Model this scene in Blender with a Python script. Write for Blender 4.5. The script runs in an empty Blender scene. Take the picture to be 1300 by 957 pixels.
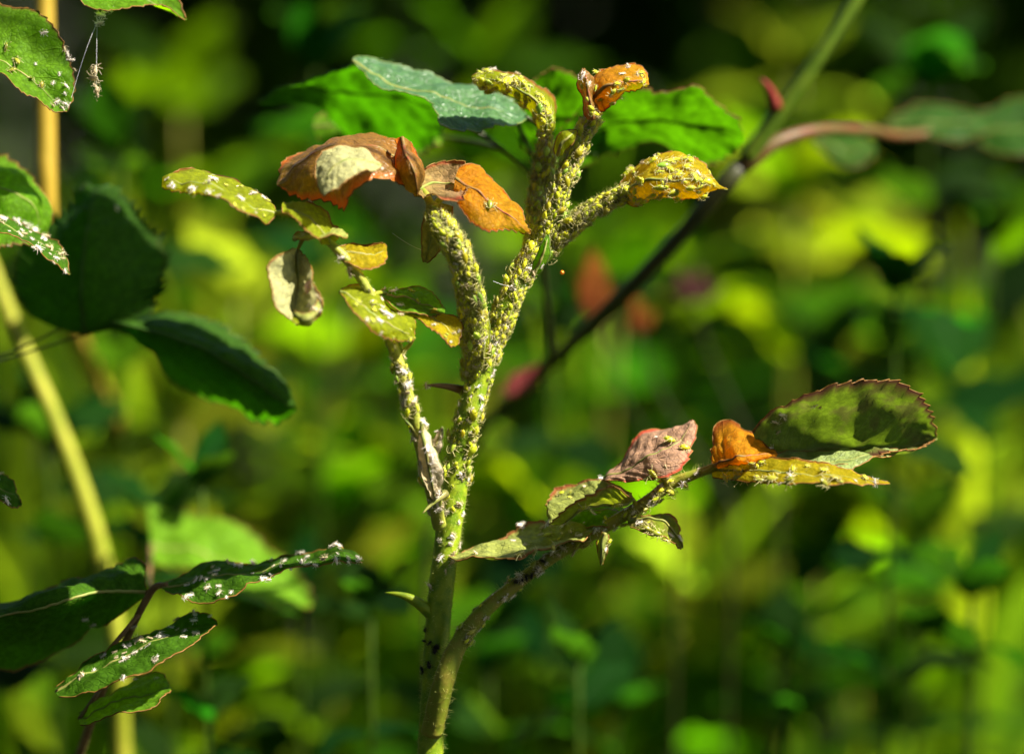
import bpy, math, random
import numpy as np
from mathutils import Vector, Matrix, noise as mnoise
from mathutils.bvhtree import BVHTree

R = math.radians
rng = random.Random(7)
nrng = np.random.default_rng(7)
sc = bpy.context.scene
col = sc.collection

# ------------------------------------------------------------------ camera
D = 0.45                       # focus distance (m)
LENS, SENSOR = 94.0, 36.0
W = SENSOR / LENS * D          # width of the frame at the focus plane
PITCH = R(10.0)
CENTRE = Vector((0.0, 0.0, 0.42))
FWD = Vector((0.0, math.cos(PITCH), -math.sin(PITCH)))
UP = Vector((0.0, math.sin(PITCH), math.cos(PITCH)))
RIGHT = Vector((1.0, 0.0, 0.0))
CAM = CENTRE - FWD * D
cd = bpy.data.cameras.new('camera')
cam = bpy.data.objects.new('camera', cd)
col.objects.link(cam)
cam.location = CAM
cam.rotation_euler = (math.pi / 2 - PITCH, 0, 0)
cd.lens, cd.sensor_width = LENS, SENSOR
cd.clip_start, cd.clip_end = 0.01, 200.0
cd.dof.use_dof = True
cd.dof.focus_distance = D - 0.007
cd.dof.aperture_fstop = 7.6
sc.camera = cam

# ------------------------------------------------------------------ light
SUN_EL, SUN_AZ = R(50), R(104)            # azimuth from +Y (away from the camera) towards +X
SUN = Vector((math.sin(SUN_AZ) * math.cos(SUN_EL), math.cos(SUN_AZ) * math.cos(SUN_EL), math.sin(SUN_EL)))
w = bpy.data.worlds.new('World')
sc.world = w
w.use_nodes = True
nt = w.node_tree
nt.nodes.clear()
sky = nt.nodes.new('ShaderNodeTexSky')
sky.sky_type = 'NISHITA'
sky.sun_disc = False
sky.sun_elevation = SUN_EL
sky.sun_rotation = SUN_AZ
bg = nt.nodes.new('ShaderNodeBackground')
bg.inputs['Strength'].default_value = 0.05
wo = nt.nodes.new('ShaderNodeOutputWorld')
nt.links.new(sky.outputs[0], bg.inputs[0])
nt.links.new(bg.outputs[0], wo.inputs[0])
sl = bpy.data.lights.new('sun', 'SUN')
sl.energy, sl.angle, sl.color = 5.0, R(0.53), (1.0, 0.93, 0.80)
so = bpy.data.objects.new('sun', sl)
so.rotation_euler = SUN.to_track_quat('Z', 'Y').to_euler()
so.location = SUN * 3
col.objects.link(so)
sc.view_settings.view_transform = 'Standard'
sc.view_settings.look = 'None'
sc.view_settings.exposure = 2.2
sc.view_settings.gamma = 1.0
sc.view_settings.use_curve_mapping = False
sc.cycles.use_denoising = True
sc.cycles.max_bounces = 8
sc.cycles.diffuse_bounces = 4
sc.cycles.transmission_bounces = 6
sc.cycles.sample_clamp_indirect = 4.0


# ------------------------------------------------------------------ helpers
PXM = W / 1300.0               # metres per photograph pixel at the focus plane


def P(x, y, d=0.0):
    """point of the place seen at photograph pixel (x, y), d millimetres behind the focus plane"""
    z = D + d * 0.001
    k = PXM * z / D
    return CAM + RIGHT * ((x - 650) * k) + UP * ((478.5 - y) * k) + FWD * z


def PX(d=0.0):
    return PXM * (D + d * 0.001) / D


def catmull(pts, n):
    """n points spaced evenly in arc length on a Catmull-Rom curve through pts (numpy k x m)"""
    p = np.asarray(pts, float)
    if len(p) == 2:
        t = np.linspace(0, 1, n)[:, None]
        return p[0] * (1 - t) + p[1] * t
    q = np.vstack([2 * p[0] - p[1], p, 2 * p[-1] - p[-2]])
    out = []
    for i in range(1, len(q) - 2):
        t = np.linspace(0, 1, 24, endpoint=False)[:, None]
        a, b, c, d_ = q[i - 1], q[i], q[i + 1], q[i + 2]
        out.append(0.5 * ((2 * b) + (c - a) * t + (2 * a - 5 * b + 4 * c - d_) * t ** 2 + (3 * b - a - 3 * c + d_) * t ** 3))
    out.append(q[-2][None])
    f = np.vstack(out)
    s = np.concatenate([[0], np.cumsum(np.linalg.norm(np.diff(f[:, :3], axis=0), axis=1))])
    u = np.linspace(0, s[-1], n)
    return np.stack([np.interp(u, s, f[:, k]) for k in range(f.shape[1])], 1)


class MB:
    """collects geometry for one mesh"""
    def __init__(self):
        self.v, self.f, self.m, self.uv = [], [], [], []

    def add(self, v, f, m=0, uv=None):
        o = len(self.v)
        self.v.extend([tuple(x) for x in v])
        self.f.extend([tuple(i + o for i in x) for x in f])
        self.m.extend([m] * len(f))
        self.uv.extend(uv if uv is not None else [(0.5, 0.5)] * len(v))

    def mesh(self, name, mats, smooth=True):
        me = bpy.data.meshes.new(name)
        me.from_pydata(self.v, [], self.f)
        for mt in mats:
            me.materials.append(mt)
        me.polygons.foreach_set('material_index', self.m)
        me.polygons.foreach_set('use_smooth', [smooth] * len(self.f))
        ul = me.uv_layers.new(name='UVMap')
        li = np.empty(len(me.loops), np.int32)
        me.loops.foreach_get('vertex_index', li)
        ul.data.foreach_set('uv', np.asarray(self.uv, np.float32)[li].ravel())
        me.update()
        return me

    def build(self, name, mats, parent=None, smooth=True):
        o = bpy.data.objects.new(name, self.mesh(name, mats, smooth))
        col.objects.link(o)
        if parent is not None:
            set_parent(o, parent)
        return o


def set_parent(o, parent):
    o.parent = parent
    o.matrix_parent_inverse = parent_world(parent).inverted()


def parent_world(p):
    m = Matrix.LocRotScale(p.location, p.rotation_euler, p.scale)
    return parent_world(p.parent) @ p.matrix_parent_inverse @ m if p.parent else m


def tag(o, label, cat, group=None, kind=None):
    o['label'], o['category'] = label, cat
    if group:
        o['group'] = group
    if kind:
        o['kind'] = kind
    return o


def empty(name, loc):
    o = bpy.data.objects.new(name, None)
    o.empty_display_size = 0.01
    o.location = loc
    col.objects.link(o)
    return o


def frames(pts):
    """parallel-transport frames along pts -> (T, N, B) arrays"""
    p = np.asarray(pts, float)
    T = np.gradient(p, axis=0)
    T /= np.linalg.norm(T, axis=1)[:, None] + 1e-12
    n = np.cross(T[0], [0.0, 1.0, 0.1])
    if np.linalg.norm(n) < 1e-3:
        n = np.cross(T[0], [1.0, 0.0, 0.0])
    N = np.empty_like(p)
    for i in range(len(p)):
        n = n - T[i] * np.dot(n, T[i])
        n = n / (np.linalg.norm(n) + 1e-12)
        N[i] = n
    return T, N, np.cross(T, N)


def tube(mb, pts, rad, seg=8, m=0, cap=True, wob=0.0):
    p = np.asarray(pts, float)
    r = np.broadcast_to(np.asarray(rad, float), (len(p),))
    T, N, B = frames(p)
    a = np.linspace(0, 2 * math.pi, seg, endpoint=False)
    vs, uv, fs = [], [], []
    for i in range(len(p)):
        ww = 1 + wob * nrng.normal(size=seg) if wob else np.ones(seg)
        ring = p[i] + (np.cos(a)[:, None] * N[i] + np.sin(a)[:, None] * B[i]) * (r[i] * ww)[:, None]
        vs.extend(ring)
        uv.extend([(i / (len(p) - 1), k / seg) for k in range(seg)])
    for i in range(len(p) - 1):
        for k in range(seg):
            k2 = (k + 1) % seg
            fs.append((i * seg + k, i * seg + k2, (i + 1) * seg + k2, (i + 1) * seg + k))
    if cap:
        fs.append(tuple(range(seg - 1, -1, -1)))
        fs.append(tuple((len(p) - 1) * seg + k for k in range(seg)))
    mb.add(vs, fs, m, uv)


# ------------------------------------------------------------------ materials
def NEW(name):
    m = bpy.data.materials.new(name)
    m.use_nodes = True
    t = m.node_tree
    t.nodes.clear()
    return m, t


class G:
    """small node-graph writer"""
    def __init__(self, t):
        self.t = t

    def n(self, kind, **kw):
        x = self.t.nodes.new(kind)
        for k, v in kw.items():
            setattr(x, k, v)
        return x

    def put(self, sock, val):
        if isinstance(val, bpy.types.NodeSocket):
            self.t.links.new(val, sock)
        elif isinstance(val, (tuple, list)):
            sock.default_value = (*val, 1.0) if len(val) == 3 and len(sock.default_value) == 4 else val
        else:
            sock.default_value = val

    def math(self, op, a, b=0.0, clamp=False):
        x = self.n('ShaderNodeMath', operation=op, use_clamp=clamp)
        self.put(x.inputs[0], a)
        self.put(x.inputs[1], b)
        return x.outputs[0]

    def step(self, v, a, b):
        x = self.n('ShaderNodeMapRange', interpolation_type='SMOOTHSTEP')
        self.put(x.inputs[0], v)
        x.inputs[1].default_value, x.inputs[2].default_value = a, b
        return x.outputs[0]

    def mix(self, f, a, b, mode='MIX'):
        x = self.n('ShaderNodeMix', data_type='RGBA', blend_type=mode)
        self.put(x.inputs[0], f)
        self.put(x.inputs[6], a)
        self.put(x.inputs[7], b)
        return x.outputs[2]

    def noise(self, scale, detail=3.0, vec=None, rough=0.55):
        x = self.n('ShaderNodeTexNoise')
        x.inputs['Scale'].default_value = scale
        x.inputs['Detail'].default_value = detail
        x.inputs['Roughness'].default_value = rough
        if vec is not None:
            self.t.links.new(vec, x.inputs['Vector'])
        return x.outputs[0]

    def obj(self):
        return self.n('ShaderNodeTexCoord').outputs['Object']

    def hsv(self, c, h=0.5, s=1.0, v=1.0):
        x = self.n('ShaderNodeHueSaturation')
        self.put(x.inputs['Hue'], h)
        self.put(x.inputs['Saturation'], s)
        self.put(x.inputs['Value'], v)
        self.put(x.inputs['Color'], c)
        return x.outputs[0]

    def rnd(self):
        return self.n('ShaderNodeObjectInfo').outputs['Random']

    def bump(self, h, strength, dist):
        x = self.n('ShaderNodeBump')
        x.inputs['Strength'].default_value = strength
        x.inputs['Distance'].default_value = dist
        self.put(x.inputs['Height'], h)
        return x.outputs[0]

    def leafy(self, c, ct, trans, rough, spec, normal=None):
        p = self.n('ShaderNodeBsdfPrincipled')
        self.put(p.inputs['Base Color'], c)
        self.put(p.inputs['Roughness'], rough)
        p.inputs['Specular IOR Level'].default_value = spec
        tr = self.n('ShaderNodeBsdfTranslucent')
        self.put(tr.inputs[0], ct)
        mx = self.n('ShaderNodeMixShader')
        mx.inputs[0].default_value = trans
        if normal is not None:
            self.t.links.new(normal, p.inputs['Normal'])
        self.t.links.new(p.outputs[0], mx.inputs[1])
        self.t.links.new(tr.outputs[0], mx.inputs[2])
        o = self.n('ShaderNodeOutputMaterial')
        self.t.links.new(mx.outputs[0], o.inputs[0])

    def solid(self, c, rough, spec=0.5, normal=None, sss=0.0):
        p = self.n('ShaderNodeBsdfPrincipled')
        self.put(p.inputs['Base Color'], c)
        self.put(p.inputs['Roughness'], rough)
        p.inputs['Specular IOR Level'].default_value = spec
        if sss:
            p.inputs['Subsurface Weight'].default_value = sss
            p.inputs['Subsurface Radius'].default_value = (0.8, 1.0, 0.3)
            p.inputs['Subsurface Scale'].default_value = 0.0006
        if normal is not None:
            self.t.links.new(normal, p.inputs['Normal'])
        o = self.n('ShaderNodeOutputMaterial')
        self.t.links.new(p.outputs[0], o.inputs[0])


def leaf_mat(name, c0, c1, back, trans_c, edge=None, edge_w=0.14, trans=0.58, rough=0.5, spec=0.05,
             blotch=None, blotch_amt=0.5, veins=9.0, vein_c=None, tipc=None, scale=1.0, vary=False, trans_tip=None, grad=(0.15, 0.85)):
    """leaf blade: colour runs c0 (base) -> c1 (tip), its own underside colour, veins, margin tint and blotches"""
    m, t = NEW(name)
    g = G(t)
    uv = g.n('ShaderNodeTexCoord').outputs['UV']
    sep = g.n('ShaderNodeSeparateXYZ')
    t.links.new(uv, sep.inputs[0])
    u, v = sep.outputs[0], sep.outputs[1]
    wv = g.math('ABSOLUTE', g.math('SUBTRACT', g.math('MULTIPLY', v, 2.0), 1.0))
    oc = g.obj()
    n1 = g.noise(160.0 * scale, 4.0, oc)
    n2 = g.noise(900.0 * scale, 3.0, oc)
    ph = g.math('SUBTRACT', g.math('ADD', g.math('MULTIPLY', u, veins), g.math('MULTIPLY', n1, 0.25)), g.math('MULTIPLY', wv, 2.2))
    fr = g.math('ABSOLUTE', g.math('SUBTRACT', g.math('FRACT', ph), 0.5))
    lat = g.step(fr, 0.44, 0.5)
    midr = g.step(wv, 0.07, 0.015)
    vein = g.math('MAXIMUM', g.math('MULTIPLY', lat, 0.7), midr)
    vo = g.n('ShaderNodeTexVoronoi', feature='DISTANCE_TO_EDGE')
    vo.inputs['Scale'].default_value = 1100.0 * scale
    t.links.new(oc, vo.inputs['Vector'])
    net = g.step(vo.outputs['Distance'], 0.14, 0.0)
    base = g.mix(g.step(g.math('ADD', u, g.math('MULTIPLY', g.math('SUBTRACT', n1, 0.5), 0.5)), grad[0], grad[1]), c0, c1)
    dark = g.mix(g.step(n2, 0.35, 0.7), tuple(x * 0.72 for x in (1, 1, 1)), (1.15, 1.12, 1.0))
    dark = g.mix(g.math('MULTIPLY', net, 0.45), dark, (0.62, 0.62, 0.6))
    base = g.mix(1.0, base, dark, 'MULTIPLY')
    if blotch:
        base = g.mix(g.math('MULTIPLY', g.step(n1, 0.47, 0.6), blotch_amt), base, blotch)
    vc = vein_c or tuple(min(1, x * 1.5 + 0.02) for x in c0)
    base = g.mix(g.math('MULTIPLY', vein, 0.65), base, vc)
    if edge:
        base = g.mix(g.step(g.math('ADD', wv, g.math('MULTIPLY', g.math('SUBTRACT', n1, 0.5), 0.3)), 1.0 - edge_w, 1.0), base, edge)
    if tipc:
        base = g.mix(g.step(u, 0.7, 0.98), base, tipc)
    bf = g.n('ShaderNodeNewGeometry').outputs['Backfacing']
    bk = g.mix(1.0, g.mix(g.math('MULTIPLY', vein, 0.5), back, tuple(min(1, x * 1.25) for x in back)), dark, 'MULTIPLY')
    if edge:
        bk = g.mix(g.step(wv, 1.0 - edge_w, 1.0), bk, edge)
    c = g.mix(bf, base, bk)
    if trans_tip:
        trans0 = g.mix(g.step(g.math('ADD', u, g.math('MULTIPLY', g.math('SUBTRACT', n1, 0.5), 0.5)), grad[0], grad[1]), trans_c, trans_tip)
    else:
        trans0 = trans_c
    tc = g.mix(1.0, trans0, dark, 'MULTIPLY')
    tc = g.mix(g.math('MULTIPLY', vein, 0.7), tc, tuple(x * 0.4 for x in trans_c))
    if blotch:
        tc = g.mix(g.math('MULTIPLY', g.step(n1, 0.47, 0.6), blotch_amt * 0.8), tc, tuple(x * 1.5 for x in blotch))
    if edge:
        tc = g.mix(g.step(wv, 1.0 - edge_w, 1.0), tc, tuple(min(1, x * 1.3) for x in edge))
    if vary:
        r = g.rnd()
        hv = g.math('ADD', g.math('MULTIPLY', r, 0.055), 0.452)
        vv = g.math('ADD', g.math('MULTIPLY', g.math('FRACT', g.math('MULTIPLY', r, 7.31)), 1.0), 0.35)
        c, tc = g.hsv(c, hv, 1.0, vv), g.hsv(tc, hv, 1.0, vv)
    h = g.math('SUBTRACT', g.math('SUBTRACT', g.math('MULTIPLY', n2, 0.6), g.math('MULTIPLY', vein, 0.8)), g.math('MULTIPLY', net, 0.3))
    nm = g.bump(h, 0.5, 0.0006 / scale)
    ro = g.math('ADD', g.math('MULTIPLY', n2, 0.25), rough - 0.12)
    g.leafy(c, tc, trans, ro, spec, nm)
    return m


def skin_mat(name, c, c2, rough=0.45, spec=0.15, nscale=500.0, sss=0.0, trans=None, bumpd=0.0003, vary=0.0):
    """plain living or dead tissue: two-tone noise, fine relief"""
    m, t = NEW(name)
    g = G(t)
    oc = g.obj()
    n1 = g.noise(nscale, 4.0, oc)
    cc = g.mix(g.step(n1, 0.35, 0.68), c, c2)
    if vary:
        r = g.rnd()
        cc = g.hsv(cc, g.math('ADD', g.math('MULTIPLY', r, 0.05 * vary), 0.5 - 0.025 * vary), 1.0,
                   g.math('ADD', g.math('MULTIPLY', g.math('FRACT', g.math('MULTIPLY', r, 5.7)), 0.7 * vary), 1.0 - 0.35 * vary))
    nm = g.bump(n1, 0.5, bumpd)
    if trans:
        g.leafy(cc, cc, trans, rough, spec, nm)
    else:
        g.solid(cc, rough, spec, nm, sss)
    return m


M = {}
RED = (0.16, 0.030, 0.010)
M['green'] = leaf_mat('leaf_green', (0.014, 0.095, 0.0012), (0.022, 0.11, 0.0015), (0.05, 0.13, 0.008), (0.06, 0.21, 0.001), edge=(0.10, 0.06, 0.015), edge_w=0.06, trans=0.55)
M['bright'] = leaf_mat('leaf_bright_green', (0.05, 0.18, 0.0015), (0.075, 0.20, 0.002), (0.09, 0.20, 0.01), (0.30, 0.66, 0.002), edge=(0.14, 0.10, 0.02), edge_w=0.05, trans=0.58)
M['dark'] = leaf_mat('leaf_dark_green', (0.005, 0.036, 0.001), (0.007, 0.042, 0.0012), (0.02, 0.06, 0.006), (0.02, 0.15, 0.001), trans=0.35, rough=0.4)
M['teal'] = leaf_mat('leaf_glossy_blue_green', (0.018, 0.105, 0.030), (0.025, 0.125, 0.038), (0.05, 0.12, 0.04), (0.06, 0.28, 0.03), trans=0.3, rough=0.3, spec=0.3, edge=(0.30, 0.40, 0.30), edge_w=0.05)  # pale edge colour paints the glint along the teeth
M['young'] = leaf_mat('leaf_young_yellow_green', (0.16, 0.24, 0.003), (0.22, 0.24, 0.003), (0.19, 0.23, 0.01), (0.64, 0.66, 0.003), edge=(0.22, 0.08, 0.015), trans=0.58, blotch=(0.20, 0.10, 0.02), blotch_amt=0.3)
M['olive'] = leaf_mat('leaf_olive', (0.12, 0.14, 0.025), (0.14, 0.15, 0.02), (0.15, 0.15, 0.05), (0.36, 0.34, 0.03), edge=(0.25, 0.12, 0.03), trans=0.45, blotch=(0.10, 0.06, 0.02), blotch_amt=0.4)
M['yellow'] = leaf_mat('leaf_yellow', (0.38, 0.27, 0.003), (0.34, 0.28, 0.003), (0.30, 0.25, 0.008), (0.85, 0.62, 0.003), edge=(0.28, 0.09, 0.02), trans=0.6, blotch=(0.22, 0.16, 0.02), blotch_amt=0.4)
M['orange'] = leaf_mat('leaf_orange', (0.50, 0.13, 0.004), (0.24, 0.32, 0.004), (0.40, 0.17, 0.01), (0.92, 0.32, 0.004), trans_tip=(0.66, 0.68, 0.01), grad=(0.12, 0.62), edge=(0.38, 0.06, 0.004), edge_w=0.12, trans=0.6, blotch=(0.26, 0.06, 0.006), blotch_amt=0.25, vein_c=(0.62, 0.42, 0.04))
M['amber'] = leaf_mat('leaf_amber', (0.55, 0.22, 0.003), (0.52, 0.22, 0.003), (0.45, 0.2, 0.01), (0.92, 0.42, 0.003), edge=(0.20, 0.05, 0.01), edge_w=0.18, trans=0.62, blotch=(0.34, 0.09, 0.005), blotch_amt=0.4, vein_c=(0.66, 0.45, 0.04))
M['bronze'] = leaf_mat('leaf_bronze_red', (0.16, 0.045, 0.010), (0.13, 0.085, 0.010), (0.22, 0.11, 0.02), (0.55, 0.16, 0.010), trans_tip=(0.40, 0.40, 0.01), edge=(0.50, 0.12, 0.012), edge_w=0.22, trans=0.5, spec=0.3, rough=0.38, blotch=(0.055, 0.022, 0.010), blotch_amt=0.75, tipc=(0.16, 0.21, 0.01), vein_c=(0.36, 0.13, 0.03))
M['dusty'] = leaf_mat('leaf_dusty_rose', (0.24, 0.17, 0.06), (0.22, 0.13, 0.07), (0.27, 0.24, 0.06), (0.45, 0.34, 0.05), edge=(0.32, 0.07, 0.03), edge_w=0.16, trans=0.4)
M['pink'] = leaf_mat('leaf_greyish_pink', (0.52, 0.40, 0.35), (0.46, 0.32, 0.28), (0.30, 0.18, 0.12), (0.50, 0.24, 0.14), edge=(0.42, 0.04, 0.02), edge_w=0.14, trans=0.35, blotch=(0.2, 0.10, 0.09), blotch_amt=0.6, veins=5)
M['papery'] = leaf_mat('stipule_papery', (0.62, 0.54, 0.42), (0.66, 0.58, 0.46), (0.5, 0.42, 0.3), (0.6, 0.5, 0.3), edge=(0.45, 0.35, 0.2), edge_w=0.1, trans=0.4, veins=3)
M['pinktip'] = leaf_mat('leaf_pink', (0.5, 0.12, 0.10), (0.5, 0.14, 0.12), (0.45, 0.12, 0.1), (0.7, 0.2, 0.15), trans=0.4)
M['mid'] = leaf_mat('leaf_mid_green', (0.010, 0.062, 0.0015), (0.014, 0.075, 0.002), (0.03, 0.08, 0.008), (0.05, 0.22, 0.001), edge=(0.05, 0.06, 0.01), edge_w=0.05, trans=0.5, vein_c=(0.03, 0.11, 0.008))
M['lime'] = leaf_mat('leaf_lime_green', (0.09, 0.27, 0.004), (0.11, 0.29, 0.005), (0.1, 0.22, 0.01), (0.30, 0.66, 0.004), edge=(0.1, 0.14, 0.01), edge_w=0.05, trans=0.45)
M['flap_sheen'] = leaf_mat('leaf_pale_green', (0.30, 0.36, 0.13), (0.20, 0.30, 0.06), (0.2, 0.26, 0.08), (0.3, 0.36, 0.05), edge=(0.12, 0.10, 0.03), edge_w=0.1, trans=0.4, spec=0.3)  # pale tone paints the sun sheen on the end leaf's lower half
M['rib_dark'] = skin_mat('leaf_rib_dark', (0.02, 0.06, 0.008), (0.03, 0.07, 0.01), trans=0.2)
M['pale'] = leaf_mat('leaf_pale_underside', (0.48, 0.46, 0.30), (0.44, 0.42, 0.26), (0.30, 0.30, 0.14), (0.50, 0.48, 0.22), edge=(0.24, 0.12, 0.04), edge_w=0.08, trans=0.3, tipc=(0.16, 0.10, 0.03), veins=7, vein_c=(0.30, 0.30, 0.16))
M['purple'] = leaf_mat('leaf_purple_mottled_green', (0.11, 0.15, 0.03), (0.09, 0.15, 0.022), (0.30, 0.36, 0.14), (0.16, 0.26, 0.012), edge=(0.05, 0.015, 0.012), edge_w=0.2, trans=0.33, blotch=(0.075, 0.05, 0.022), blotch_amt=0.6, rough=0.36)
M['umber'] = leaf_mat('leaf_brownish_green', (0.12, 0.17, 0.010), (0.12, 0.15, 0.010), (0.22, 0.25, 0.06), (0.34, 0.42, 0.015), edge=(0.20, 0.05, 0.02), trans=0.35, blotch=(0.09, 0.05, 0.025), blotch_amt=0.6)
M['margin'] = skin_mat('leaf_margin', (0.14, 0.07, 0.015), (0.24, 0.12, 0.03), trans=0.3)
M['margin_g'] = skin_mat('leaf_margin_green', (0.10, 0.15, 0.03), (0.16, 0.20, 0.05), trans=0.3)
M['rib'] = skin_mat('leaf_rib', (0.15, 0.19, 0.04), (0.20, 0.18, 0.05), trans=0.2)
M['rib_red'] = skin_mat('leaf_rib_reddish', (0.18, 0.05, 0.02), (0.15, 0.12, 0.03), trans=0.2)
M['stem'] = skin_mat('stem_green', (0.085, 0.155, 0.003), (0.19, 0.24, 0.008), rough=0.5, spec=0.2, nscale=520, sss=0.15)
M['stem_y'] = skin_mat('stem_yellow_green', (0.17, 0.20, 0.02), (0.22, 0.22, 0.03), rough=0.5, spec=0.2, nscale=700, sss=0.15)
M['stem_o'] = skin_mat('stem_olive', (0.13, 0.16, 0.012), (0.17, 0.15, 0.02), rough=0.5, nscale=500)
M['stem_tan'] = skin_mat('stem_pale_straw', (0.40, 0.34, 0.16), (0.50, 0.44, 0.26), rough=0.6, nscale=600)
M['cane'] = skin_mat('cane_shade_green', (0.016, 0.022, 0.005), (0.026, 0.026, 0.006), rough=0.45, spec=0.2, nscale=200)  # darkened so the lower cane carries its shade in the colour
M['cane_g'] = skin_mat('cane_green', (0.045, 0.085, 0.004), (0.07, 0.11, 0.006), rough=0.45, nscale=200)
M['cane_red'] = skin_mat('cane_reddish', (0.085, 0.032, 0.010), (0.06, 0.05, 0.012), rough=0.45, nscale=200)
M['stalk'] = skin_mat('stalk_ochre', (0.20, 0.14, 0.012), (0.27, 0.18, 0.02), rough=0.5, nscale=120)
M['stalk_g'] = skin_mat('stalk_yellow_green', (0.15, 0.17, 0.010), (0.22, 0.22, 0.02), rough=0.5, nscale=120)
M['petiole'] = skin_mat('petiole_brown', (0.09, 0.05, 0.02), (0.13, 0.08, 0.03), rough=0.5)
M['thorn'] = skin_mat('thorn_green', (0.18, 0.20, 0.04), (0.26, 0.22, 0.08), rough=0.4, trans=0.3)
M['thorn_red'] = skin_mat('thorn_red', (0.12, 0.015, 0.01), (0.16, 0.03, 0.02), rough=0.4)
M['hair'] = skin_mat('plant_hair', (0.36, 0.38, 0.08), (0.46, 0.46, 0.14), rough=0.5, trans=0.4)
M['stipule'] = skin_mat('stipule_pale', (0.50, 0.46, 0.34), (0.64, 0.58, 0.48), rough=0.5, nscale=600, trans=0.3)
M['aphid'] = skin_mat('aphid_yellow_green', (0.46, 0.46, 0.015), (0.56, 0.53, 0.03), spec=0.35, rough=0.32, nscale=0.9, trans=0.4, bumpd=0.00003, vary=1.0)
M['aphid_g'] = skin_mat('aphid_leaf_green', (0.28, 0.44, 0.03), (0.36, 0.50, 0.06), spec=0.35, rough=0.32, nscale=0.9, trans=0.32, bumpd=0.00003, vary=0.8)
M['aphid_o'] = skin_mat('aphid_olive', (0.22, 0.23, 0.02), (0.30, 0.28, 0.03), spec=0.35, rough=0.35, nscale=0.9, trans=0.25, bumpd=0.00003, vary=0.8)
M['aphid_leg'] = skin_mat('aphid_leg', (0.46, 0.42, 0.16), (0.56, 0.50, 0.24), rough=0.4, trans=0.3)
M['aphid_pink'] = skin_mat('aphid_pinkish', (0.50, 0.30, 0.26), (0.60, 0.40, 0.36), rough=0.3, nscale=0.9, trans=0.2)
M['black'] = skin_mat('aphid_black', (0.006, 0.005, 0.005), (0.012, 0.010, 0.009), rough=0.3)
M['eye'] = skin_mat('aphid_eye', (0.03, 0.006, 0.004), (0.04, 0.01, 0.005), rough=0.2)
M['shed'] = skin_mat('shed_skin_white', (0.70, 0.62, 0.52), (0.86, 0.82, 0.76), rough=0.4, nscale=3.0, trans=0.45, bumpd=0.00003)
M['shed_y'] = skin_mat('shed_skin_straw', (0.50, 0.40, 0.22), (0.62, 0.54, 0.36), rough=0.4, nscale=3.0, trans=0.35, bumpd=0.00003)
M['silk'] = skin_mat('spider_silk', (0.7, 0.7, 0.66), (0.8, 0.8, 0.78), rough=0.2, trans=0.3)
M['orange_drop'] = skin_mat('amber_drop', (0.7, 0.25, 0.01), (0.75, 0.3, 0.02), rough=0.1, spec=0.5, trans=0.4)

# ------------------------------------------------------------------ ground
def ground_mat():
    m, t = NEW('soil')
    g = G(t)
    oc = g.obj()
    c = g.mix(g.step(g.noise(30, 6, oc), 0.35, 0.65), (0.010, 0.010, 0.004), (0.028, 0.024, 0.010))
    c = g.mix(g.step(g.noise(4, 3, oc), 0.5, 0.65), c, (0.015, 0.035, 0.003))
    g.solid(c, 0.9, 0.2, g.bump(g.noise(60, 6, oc), 0.8, 0.02))
    return m


def build_ground():
    n = 80
    xs = np.concatenate([np.linspace(-60, -3, 10), np.linspace(-2.8, 2.8, n), np.linspace(3, 60, 10)])
    ys = np.concatenate([np.linspace(-60, -1.2, 8), np.linspace(-1, 4, n), np.linspace(4.3, 90, 12)])
    mb = MB()
    v, f = [], []
    for y in ys:
        for x in xs:
            near = max(0.0, 1 - max(abs(x), abs(y - 1)) / 3.0)
            v.append((x, y, -0.012 + near * 0.012 * (math.sin(x * 13 + 2 * math.sin(y * 7)) + math.sin(y * 17 + x * 5)) * 0.5))
    k = len(xs)
    for j in range(len(ys) - 1):
        for i in range(k - 1):
            f.append((j * k + i, j * k + i + 1, (j + 1) * k + i + 1, (j + 1) * k + i))
    mb.add(v, f)
    o = mb.build('ground', [ground_mat()])
    o['kind'] = 'structure'


build_ground()

# ------------------------------------------------------------------ leaves modelled by their two edges and midrib
HERO = []          # meshes that insects can sit on
LEAVES = {}


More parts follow.
